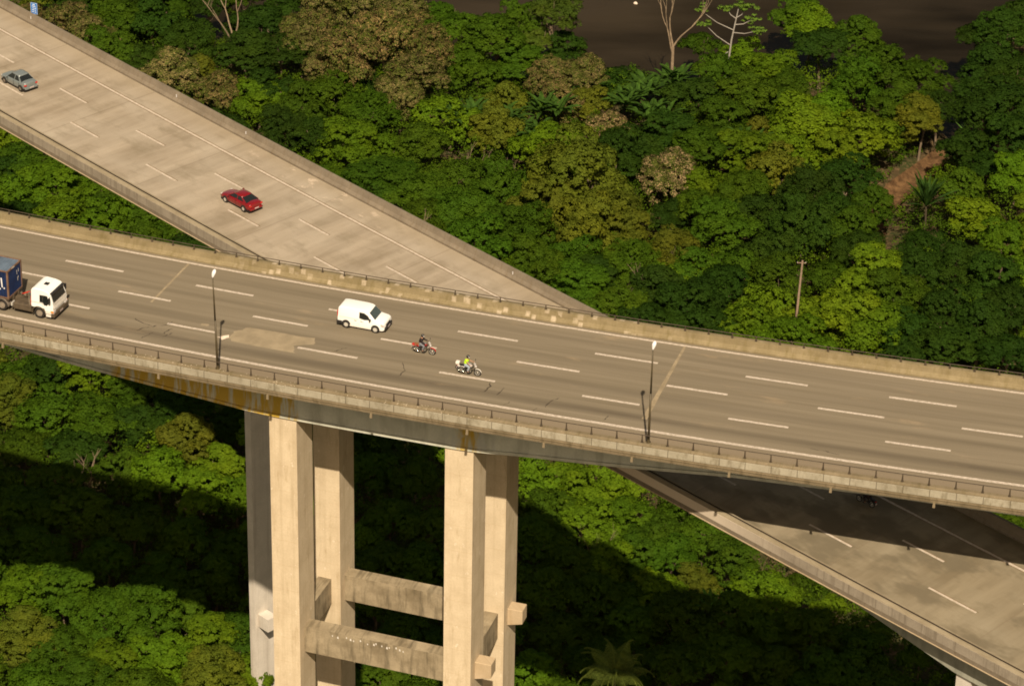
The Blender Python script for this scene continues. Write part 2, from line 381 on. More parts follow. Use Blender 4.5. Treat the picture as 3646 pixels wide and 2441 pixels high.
# ---------------------------------------------------------------- terrain, river, water
BANK = [(-400, 232), (-80, 232), (-52, 230), (-47, 214), (-40, 206), (-34, 214), (-28, 226), (-14, 222), (-9, 204), (1, 200), (20, 197), (33, 202), (49, 204), (57, 197), (60.5, 184), (64.5, 184), (67.5, 208), (76, 222), (110, 236), (400, 260)]
bx = np.array([b[0] for b in BANK], float); by = np.array([b[1] for b in BANK], float)
CREEK = np.array([(62.5, 186), (57.2, 175), (53.7, 169.6), (48, 159), (46.9, 149), (45, 141)], float)
def creek_d(x, y):
    d = np.full(np.shape(x), 1e9)
    for a, b in zip(CREEK[:-1], CREEK[1:]):
        ab = b-a; t = np.clip(((x-a[0])*ab[0]+(y-a[1])*ab[1])/(ab@ab), 0, 1)
        d = np.minimum(d, np.hypot(x-a[0]-t*ab[0], y-a[1]-t*ab[1]))
    return d
def bumps(x, y):
    return (np.sin(x*.31+1.3)*np.cos(y*.27+.4)+.6*np.sin(x*.73+y*.51)+.5*np.cos(x*.57-y*.83+2)+.3*np.sin(x*1.4+y*1.1))/2.0
def ground_z(x, y):
    k = np.clip((y-np.interp(x, bx, by)+1)/5, 0, 1); k = k*k*(3-2*k)
    far = np.clip((y-330)/20, 0, 1)
    return -69.8+.5*bumps(x, y)*(1-k)-2.6*k*(1-far)-.9*np.clip(1.8-creek_d(x, y)*.6, 0, 1)
def terrain():
    xs = np.unique(np.concatenate([np.linspace(-2500, -140, 12), np.arange(-140, 141, 2.0), np.linspace(140, 2500, 12)]))
    ys = np.unique(np.concatenate([np.linspace(-1200, -60, 12), np.arange(-60, 261, 2.0), np.linspace(262, 3500, 40)]))
    X, Y = np.meshgrid(xs, ys); Z = ground_z(X, Y); nx = len(xs)
    V = np.stack([X.ravel(), Y.ravel(), Z.ravel()], 1); i = (np.arange(len(ys)-1)[:, None]*nx+np.arange(nx-1)[None, :]).ravel()
    me = np_mesh('ground', V, np.stack([i, i+1, i+nx+1, i+nx], 1), smooth=True)
    n = N('forest_soil', .95, .1); tc = n.uv(src='Object')
    b = n.mix(n.rng(n.noise(tc, .35, 6, .65), .4, .62), (.055, .038, .018), (.028, .038, .010)); b = n.mix(n.rng(n.noise(tc, 1.7, 4, .7), .5, .7, 0, .8), b, (.15, .095, .05))
    me.materials.append(n.out(b, n.noise(tc, 2, 5), .5, .2))
    tag(link(bpy.data.objects.new('ground', me)), kind='structure')
    m = MB(); m.add([(-2500, 60, -71.2), (2500, 60, -71.2), (2500, 330, -71.2), (-2500, 330, -71.2)], [(0, 1, 2, 3)])
    n = N('river_water', .14, .16); tc = n.uv(.35, 1, src='Object')
    b = n.mix(n.rng(n.noise(tc, .035, 4, .6), .38, .62), (.007, .0045, .0015), (.030, .022, .013))
    n.l(n.rng(n.noise(n.uv(.5, 1, src='Object'), .03, 4, .6, .3), .4, .62, .42, .10), n.b.inputs['Roughness']); n.b.inputs['IOR'].default_value = 1.17
    o = m.build('river', n.out(b, n.noise(n.uv(.6, 1.6, src='Object'), 1.2, 4), .35, .05)); tag(o, kind='structure')
    # low grass patch on the far-left bank seen behind the bare tree
terrain()
def gully():
    m = MB(); vs = []; rr = random.Random(2); P = [(59.5, 180.5, 1.0), (57.4, 176, 1.5), (55.5, 172, 2.2), (52.5, 167.5, 2.0), (50, 163, 1.5), (48.2, 159, 1.8), (47.2, 153, 1.9), (46.6, 148, 1.6), (45.5, 143, 1.0)]
    for x, y, w_ in P:
        for k in range(5): q = (k/2-1)*w_; vs.append((x+q+rr.uniform(-.3, .3), y+rr.uniform(-.4, .4)-q*.2, float(ground_z(x+q, y))+.25+.35*rr.random()+(.5 if k in (0, 4) else 0)))
    m.add(vs, [(i*5+j, i*5+j+1, i*5+6+j, i*5+5+j) for i in range(len(P)-1) for j in range(4)])
    n = N('bare_red_earth', .95, .1); tc = n.uv(src='Object')
    o = m.build('bare_earth', n.out(n.mix(n.rng(n.noise(tc, .8, 6, .7), .35, .65), (.045, .024, .011), (.15, .085, .038)), n.noise(tc, 2, 5), .8, .3), smooth=True); tag(o, kind='structure')
gully()

# ---------------------------------------------------------------- upper viaduct (dark asphalt)
SA0, SA1 = -84, 84
def gird_bot(a): return float(np.interp(a, [-70, -40, -33, -25, -17, 1, 5, 12, 22, 34], [-2.5, -2.7, -3.35, -3.95, -4.55, -4.55, -4.2, -3.75, -2.95, -2.6]))
va = empty('viaduct', A.p(0, -8))
tag(va, 'upper viaduct with a dark four lane asphalt deck carried on four tall columns', 'viaduct')
_inv = Matrix.Translation(va.location).inverted()
def under(o, root):
    """parent keeping world placement"""
    o.parent = root; o.matrix_parent_inverse = Matrix.Translation(root.location).inverted(); return o
def usweep(name, F, prof, s0, s1, mat, root, **k): return under(sweep(name, F, prof, s0, s1, mat, None, **k), root)
usweep('deck_slab', A, [(-17.45, -.36), (1.25, -.36), (1.25, -.02), (-17.45, -.02)], SA0, SA1, M['edge'], va)
usweep('girder', A, [(-13.62, -9), (-1.85, -9), (-1.6, -.36), (-13.62, -.36)], SA0, SA1, M['girder'], va, step=1.5, zmod=lambda a, t, z: gird_bot(a) if z < -5 else z)
usweep('bottom_flange', A, [(-13.78, -9), (-1.75, -9), (-1.75, -8.8), (-13.78, -8.8)], SA0, SA1, M['girder'], va, step=1.5, zmod=lambda a, t, z: gird_bot(a)-(.24 if z < -8.9 else -.02))
usweep('near_barrier', A, [(-17.48, -.02), (-16.62, -.02), (-16.62, .10), (-16.86, .34), (-16.98, .86), (-17.30, .86), (-17.50, .76)], SA0, SA1, M['btop'], va)
usweep('fascia_panel', A, [(-17.50, .12), (-17.505, .70), (-17.60, .70), (-17.60, .12)], SA0, SA1, M['panel'], va)
usweep('edge_beam', A, [(-17.45, -.46), (-17.30, -.46), (-17.30, .10), (-17.56, .10), (-17.56, -.12), (-17.50, -.16)], SA0, SA1, M['edge'], va)
usweep('far_barrier', A, [(.42, .0), (1.45, -.3), (1.45, .78), (1.10, .87), (.80, .87), (.70, .38), (.42, .12)], SA0, SA1, M['moss'], va)
for a in (-54, -46.3, -37.9, -24.0, -14.6, -5.9, 2.0, 8.2, 15.2, 22.8, 30.6, 38.4, 46.2):
    m = MB(); q = [A.p(a-.08, -17.42, -.40), A.p(a+.08, -17.42, -.40), A.p(a+.08, -17.58, -.40), A.p(a-.08, -17.58, -.40),
                   A.p(a-.10, -17.46, -.80), A.p(a+.10, -17.46, -.80), A.p(a+.10, -17.62, -.80), A.p(a-.10, -17.62, -.80)]
    m.add(q, [(0, 1, 2, 3), (4, 7, 6, 5), (0, 4, 5, 1), (1, 5, 6, 2), (2, 6, 7, 3), (3, 7, 4, 0)]); under(m.build('drain_spout', M['edge']), va)
# piers: four columns tied by struts that run on past the columns as stubs
def fprism(F, s0, s1, t0, t1, z0, z1, uvk=0):
    m = MB(); c = [(s0, t0), (s1, t0), (s1, t1), (s0, t1)]
    for i in range(4):
        (a, t), (b, v) = c[i], c[(i+1) % 4]; L = abs(b-a)+abs(v-t)
        u0 = uvk+i*7.3; nz = 1
        m.add([F.abs(a, t, z0), F.abs(b, v, z0), F.abs(b, v, z1), F.abs(a, t, z1)], [(0, 1, 2, 3)], [(u0, z0), (u0+L, z0), (u0+L, z1), (u0, z1)])
    m.add([F.abs(*q, z1) for q in c], [(0, 1, 2, 3)], [(q[0]+uvk, q[1]) for q in c]); m.add([F.abs(*q, z0) for q in c], [(3, 2, 1, 0)], [(q[0]+uvk, q[1]) for q in c])
    return m
pier = empty('pier', A.abs(-7.5, -7.7, -70)); pier.parent = va; pier.matrix_parent_inverse = Matrix.Translation(va.location).inverted()
bpy.context.view_layer.update()
def sub(o): o.parent = pier; o.matrix_parent_inverse = pier.matrix_world.inverted(); return o
for k, (sc_, t0, t1) in enumerate(((-15.02, -13.6, -10.3), (.08, -13.6, -10.3), (-14.75, -5.1, -1.8), (.20, -5.1, -1.8))):
    zt = min(A.p(sc_, -8)[2]+gird_bot(sc_)-.22, 0)
    o = fprism(A, sc_-1.19, sc_+1.19, t0, t1, -71, zt, k*31).build('column', M['pier'], bevel=.05, seg=1); sub(o)
ZS = -26.1
for t0 in (-12.6, -4.1):
    for s0, s1, nm, mt in ((-13.83, -1.11, 'strut', 'strut'), (1.27, 2.72, 'strut_stub', 'stub')):
        
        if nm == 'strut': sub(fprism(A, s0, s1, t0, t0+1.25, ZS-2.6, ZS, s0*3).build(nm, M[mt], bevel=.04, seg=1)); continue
        si, so = (s0, s1) if s0 > -5 else (s1, s0); m = MB()   # short haunched stub: its underside rises towards the tip
        c = [(si, t0, ZS-1.75), (so, t0, ZS-1.35), (so, t0+1.25, ZS-1.35), (si, t0+1.25, ZS-1.75), (si, t0, ZS), (so, t0, ZS), (so, t0+1.25, ZS), (si, t0+1.25, ZS)]
        m.add([A.abs(*q) for q in c], [(0, 1, 5, 4), (1, 2, 6, 5), (2, 3, 7, 6), (3, 0, 4, 7), (4, 5, 6, 7), (3, 2, 1, 0)], [(q[0]+q[1], q[2]) for q in c]); sub(m.build(nm, M[mt], bevel=.04, seg=1))
for k in range(17):
    a = -11.3+k*.40+.12*math.sin(k*2.3); m = MB(); q = .05+.03*math.sin(k*5.1)**2; zz = ZS-.42-.10*math.sin(k*1.7)
    if k in (2, 7): continue
    m.add([A.abs(a-q, -12.606, zz), A.abs(a+q, -12.606, zz-.03), A.abs(a+q*.6, -12.606, zz+q*2.6), A.abs(a-q*.7, -12.606, zz+q*2.4)], [(0, 1, 2, 3)]); sub(m.build('lime_spot', M['whitegrey']))
for s0 in (-15.6, -.35):
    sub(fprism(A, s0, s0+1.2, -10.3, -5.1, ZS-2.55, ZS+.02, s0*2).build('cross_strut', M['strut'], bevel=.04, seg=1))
# road sheet on the deck
rd = empty('asphalt_road', A.p(0, -8)); tag(rd, kind='structure')
def onto(m, name, mat, root): return under(m.build(name, mat), root)
m = MB(); strip(m, A, SA0, SA1, -16.63, .44, .0, 2.0); onto(m, 'road_surface', M['asphalt'], rd)
m = MB(); strip(m, A, SA0, SA1, -.13, .13, .006); strip(m, A, SA0, SA1, -14.12, -13.80, .006); onto(m, 'edge_line', M['paint'], rd)
L1 = [(-51.3, -46), (-39.5, -34), (-27.2, -21.9), (-15.05, -9.8), (-3.6, 1.6), (8.2, 13.5), (20.8, 25.9), (32.5, 37.9), (44.5, 49.6), (56.5, 61.5)]
L2 = [(-56.6, -51.6), (-44.6, -39.3), (-32.85, -28), (-20.5, -15.6), (-9.15, -4.3), (2.55, 7.85), (15.1, 20.1), (27.4, 32.7), (38.8, 43.6), (50.8, 55.9)]
L3 = [(-50.6, -45.6), (-38.6, -33.7), (-26.6, -22.3), (-15, -9.8), (-2.8, 1.9), (9.15, 13.85), (21, 25.8), (33.4, 38.5), (45.4, 50.4), (57.4, 62.4)]
for tt, LL in ((-3.43, L1), (-6.69, L2), (-10.29, L3)):
    m = MB()
    for a, b in LL: strip(m, A, a, b, tt-.14, tt+.14, .006)
    onto(m, 'lane_dashes', M['paint'], rd)
for a0 in (-29.42, 14.9):
    m = MB(); vs = []
    for i in range(13):
        t = -.15-i*(12.2 if a0 > 0 else 7.3)/12; vs += [A.p(a0-.10-(.02 if a0 > 0 else 0)*i, t, .005), A.p(a0+.10+.02*math.sin(i*2.1), t, .005)]
    m.add(vs, [(2*i, 2*i+1, 2*i+3, 2*i+2) for i in range(12)]); onto(m, 'expansion_joint', M['joint'], rd)
def ragged(pts, dz, jit, seed, F=A, sub_=4):
    rr = random.Random(seed); out = []
    for i in range(len(pts)):
        a, b = pts[i], pts[(i+1) % len(pts)]
        for j in range(sub_):
            f = j/sub_; out.append((a[0]+(b[0]-a[0])*f+rr.uniform(-jit, jit), a[1]+(b[1]-a[1])*f+rr.uniform(-jit, jit)))
    m = MB(); m.add([F.p(*q, dz) for q in out], [tuple(range(len(out)))]); return m
onto(ragged([(-20.9, -9.6), (-19.9, -8.5), (-14.3, -8.45), (-13.9, -9.3), (-15.4, -10.2), (-14.9, -11.2), (-20.5, -11.25), (-21.0, -10.6)], .0045, .12, 3), 'concrete_patch', M['patch'], rd)
onto(ragged([(-21.8, -10.9), (-21.1, -10.3), (-20.85, -10.7), (-21.3, -11.2)], .0055, .05, 4, A, 3), 'concrete_patch', M['rock'], rd)
onto(ragged([(-24.0, -9.3), (-23.3, -9.2), (-23.35, -9.55), (-23.95, -9.6)], .0045, .05, 5, A, 3), 'concrete_patch', M['patch'], rd)
def crack(pts, wd, seed):
    rr = random.Random(seed); m = MB(); vs = []; q = []
    for i in range(len(pts)-1):
        for j in range(4):
            f = j/4; q.append((pts[i][0]+(pts[i+1][0]-pts[i][0])*f+rr.uniform(-.07, .07), pts[i][1]+(pts[i+1][1]-pts[i][1])*f+rr.uniform(-.05, .05)))
    q.append(pts[-1])
    for i, (a, t) in enumerate(q):
        w2 = .9*wd*rr.uniform(.3, 1.2)*(0.4 if i in (0, len(q)-1) else 1); vs += [A.p(a-w2, t, .0065), A.p(a+w2, t+.03, .0065)]
    m.add(vs, [(2*i, 2*i+1, 2*i+3, 2*i+2) for i in range(len(q)-1)]); onto(m, 'crack', M['crack'], rd)
for k, (pp, wd) in enumerate((([(-29.5, -10.5), (-28.4, -11.0), (-27.6, -11.1)], .07), ([(-26.3, -9.9), (-26.6, -10.6), (-27.3, -11.0), (-28.1, -11.7), (-28.4, -12.3)], .07), ([(-25.9, -11.0), (-26.2, -11.7), (-26.1, -12.0)], .09), ([(-25.5, -11.6), (-25.8, -12.2), (-26.1, -12.5)], .06), ([(-27.0, -12.0), (-27.3, -12.7), (-27.5, -13.3)], .05),
        ([(-20.5, -12.2), (-20.9, -12.9), (-21.6, -13.2)], .05), ([(-11.2, -9.0), (-11.7, -9.6), (-12.0, -10.0)], .06), ([(-6.1, -9.8), (-5.5, -10.9)], .06), ([(-5.4, -10.9), (-5.7, -12.0)], .07), ([(1.6, -10.6), (1.8, -11.2), (1.55, -12.2)], .08), ([(2.9, -11.0), (2.7, -12.3)], .06),
        ([(4.0, -13.0), (3.7, -13.7)], .05), ([(7.5, -11.2), (7.0, -12.0), (6.9, -13.0)], .07), ([(6.3, -13.3), (6.2, -13.8)], .05), ([(12.0, -12.7), (11.8, -13.5)], .05), ([(28.0, -12.9), (29.3, -13.05), (30.4, -13.2)], .10))):
    crack(pp, wd, k)

# railings on top of the barriers
def railing(name, label, t, zb, h, s0, s1, ph):
    r = empty(name, A.p(s0, t, zb)); tag(r, label, 'railing'); rr = random.Random(int(h*100))
    m = MB(); ss = np.arange(s0, s1+.1, 2.0); m.tube([A.p(a, t, zb+h) for a in ss], .036, 6); onto(m, 'top_rail', M['rail'], r)
    a = s0+ph; k = 0
    while a < s1:
        m = MB(); e = A.h(a)
        p0 = Vector(A.p(a, t, zb)); p1 = Vector(A.p(a, t, zb+h*.5)); p2 = Vector(A.p(a, t, zb+h))
        m.cyl(p0, p1, .085, .055, 6); m.cyl(p1, p2, .055, .04, 6); m.cyl(p0, p0+Vector((0, 0, .03)), .12, .12, 6)
        onto(m, 'post', M['rail'], r)
        a += 2.0
    return r
railing('guard_railing', 'thin dark steel railing on the near barrier of the upper viaduct, beside both lamp poles', -17.14, .86, .66, -60.15, 60, 0)
railing('guard_railing', 'thin dark steel railing on the far mossy barrier of the upper viaduct', .95, .87, .40, -65.4, 64, 0)
for a in (-29.75, 15.45):
    pass

# ---------------------------------------------------------------- lower viaduct (pale concrete)
SB0, SB1 = -125, 112
vb = empty('viaduct', B.p(0, -4.5)); tag(vb, 'lower viaduct with a pale tan concrete deck passing diagonally under the asphalt one', 'viaduct')
usweep('deck_slab', B, [(-12.72, -.4), (3.60, -.4), (3.60, -.02), (-12.72, -.02)], SB0, SB1, M['bfar'], vb, step=4)
usweep('far_barrier', B, [(3.05, 0), (3.72, -.3), (3.72, .92), (3.44, .95), (3.28, .45), (3.05, .2)], SB0, SB1, M['bfar'], vb, step=4)
usweep('near_barrier', B, [(-12.55, -.02), (-11.72, -.02), (-11.72, .12), (-11.88, .40), (-11.98, .95), (-12.06, .95), (-12.10, .95), (-12.12, .93), (-12.20, .93), (-12.28, .93), (-12.42, .92), (-12.66, .78)], SB0, SB1, M['bcap'], vb, step=4)
usweep('sealant_joint', B, [(-12.27, .925), (-12.13, .925), (-12.13, .955), (-12.27, .955)], SB0, SB1, M['gap'], vb, step=4)
usweep('fascia', B, [(-12.72, -.42), (-12.60, -.42), (-12.60, .78), (-12.70, .78)], SB0, SB1, M['bfas'], vb, step=4)
usweep('drip_ledge', B, [(-12.78, -.47), (-12.50, -.47), (-12.50, -.41), (-12.78, -.41)], SB0, SB1, M['stub'], vb, step=4)
usweep('girder', B, [(-8.4, -2.6), (-.6, -2.6), (-.6, -.4), (-8.4, -.4)], SB0, SB1, M['bgird'], vb, step=4)
def hb(a): return float(np.interp(a, [36, 44, 52, 59.3, 66, 80, 95], [-.56, -1.0, -2.1, -3.1, -3.1, -2.2, -.7]))
usweep('haunch', B, [(-11.35, -9), (-8.4, -9), (-8.4, -.4), (-11.35, -.4)], 37, 95, M['bgird'], vb, step=1.5, zmod=lambda a, t, z: hb(a) if z < -5 else z)
pier = empty('pier', B.abs(60, -5, -70)); pier.parent = vb; pier.matrix_parent_inverse = Matrix.Translation(vb.location).inverted()
pier2 = empty('pier', B.abs(-31, -3, -70)); pier2.parent = vb; pier2.matrix_parent_inverse = Matrix.Translation(vb.location).inverted()
bpy.context.view_layer.update()
for s0, s1, t0, t1 in ((59.35, 60.75, -11.1, -9.6), (59.6, 62.0, -8.4, -.6)):
    sub(fprism(B, s0, s1, t0, t1, -71, -13.0, s0).build('column', M['pierb'], bevel=.05, seg=1))
pier = pier2
sub(fprism(B, -31.75, -30.85, -4.85, -2.4, -71, B.p(-31.5, -4)[2]-2.6, 3).build('column', M['pierb'], bevel=.05, seg=1))
sub(fprism(B, -30.86, -29.35, -4.5, -3.3, -57.0, -55.5, 3).build('strut_stub', M['pierb'], bevel=.04, seg=1))
rb = empty('concrete_road', B.p(0, -4)); tag(rb, kind='structure')
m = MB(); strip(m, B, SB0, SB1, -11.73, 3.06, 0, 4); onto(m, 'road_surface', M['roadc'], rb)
m = MB(); strip(m, B, SB0, SB1, -.12, .12, .006); onto(m, 'edge_line', M['paintb'], rb)
for tt, LL in ((-3.67, [(-96.6, -92.3), (-84.6, -80.3), (-72.6, -68.3), (-60.7, -56.4), (-48.6, -44.3), (-36.7, -32.6), (-24.6, -20.5), (-12.6, -8.6), (35.5, 39.6), (47.8, 52), (59.9, 64.2), (72, 76)]),
               (-7.43, [(-90, -85.9), (-78.1, -73.9), (-66.1, -61.8), (-54.1, -49.8), (-42.4, -37.9), (-30.3, -26), (-18.25, -14), (-6, -2), (29.2, 33.3), (41.2, 45.6), (53.4, 58.1), (65.4, 69.7)])):
    m = MB()
    for a, b in LL: strip(m, B, a, b, tt-.11, tt+.11, .006)
    onto(m, 'lane_dashes', M['paintb'], rb)
m = MB()
for LL, tt in (([(-60.7, -56.4), (-48.6, -44.3), (-36.7, -32.6), (-24.6, -20.5), (-12.6, -8.6), (47.8, 52)], -3.67), ([(-54.1, -49.8), (-42.4, -37.9), (-30.3, -26), (-18.25, -14), (41.2, 45.6), (53.4, 58.1)], -7.43)):
    for a, b in LL: strip(m, B, a+.05, b+.12, tt+.12, tt+.20, .0045)
strip(m, B, SB0, SB1, .13, .22, .0045); strip(m, B, SB0, SB1, -.22, -.13, .0045)
onto(m, 'line_dirt', plain('line_dirt', (.17, .125, .075), .9, .1, 0, .3), rb)

# small white delineators on the inside of the lower viaduct's far barrier
for k, (a, lab) in enumerate(((-74.6, 'small white marker on the pale viaduct barrier near the blue sign'), (-50.8, 'small white marker on the pale viaduct barrier level with the brown flowering trees'), (-40.2, 'small white marker on the pale viaduct barrier beyond the red car'), (-3.2, 'small white marker on the pale viaduct barrier near where it goes under the asphalt deck'))):
    m = MB(); p = B.p(a, 3.22, .55); m.box(-.025, .025, -.03, .03, 0, .3); m.box(-.035, .035, -.04, .04, .27, .30)
    o = m.build('barrier_marker', M['lampw'], loc=p); o.rotation_euler.z = B.h(a); tag(o, lab, 'marker', 'white markers along the pale viaduct barrier')

# ---------------------------------------------------------------- lamp poles standing on the near barrier
def lamp_pole(a, label, lean):
    r = empty('street_lamp', A.p(a, -17.0, .86), A.h(a)); tag(r, label, 'street lamp', 'lamp poles on the upper viaduct')
    m = MB(); m.cyl((0, 0, 0), (lean*.5, 0, 4.4), .105, .075, 10); m.cyl((lean*.5, 0, 4.4), (lean, 0, 8.35), .075, .055, 10); m.build('pole', M['pole'], r, smooth=True)
    m = MB(); m.cyl((0, 0, 0), (0, 0, .05), .2, .2, 8); m.cyl((0, 0, .05), (0, 0, .3), .13, .11, 8); m.build('base_plate', M['pole'], r)
    # drop-shaped shell bulging towards the carriageway
    m = MB(); n = 12; rings = [(h_*.78, q_*.74) for h_, q_ in [(-.06, .04), (.0, .10), (.12, .17), (.30, .24), (.48, .285), (.64, .28), (.78, .21), (.86, .10), (.89, .02)]]
    vs = []
    for h, q in rings:
        for i in range(n):
            t = 2*math.pi*i/n; vs.append((lean+.09*h+q*.80*math.cos(t), h*.42+q*.85*math.sin(t), 8.3+h*.86))
    fs = [(i*n+j, i*n+(j+1) % n, (i+1)*n+(j+1) % n, (i+1)*n+j) for i in range(len(rings)-1) for j in range(n)]+[tuple(range(n))[::-1], tuple(range(len(vs)-n, len(vs)))]
    m.add(vs, fs); m.build('lamp_head', M['lampw'], r, smooth=True)
lamp_pole(-19.07, 'thin dark lamp pole with drop-shaped white head beside the pale road patch left of van', -.2)
lamp_pole(16.31, 'thin dark lamp pole with drop-shaped white head beside the road joint right of the motorcycles', .05)

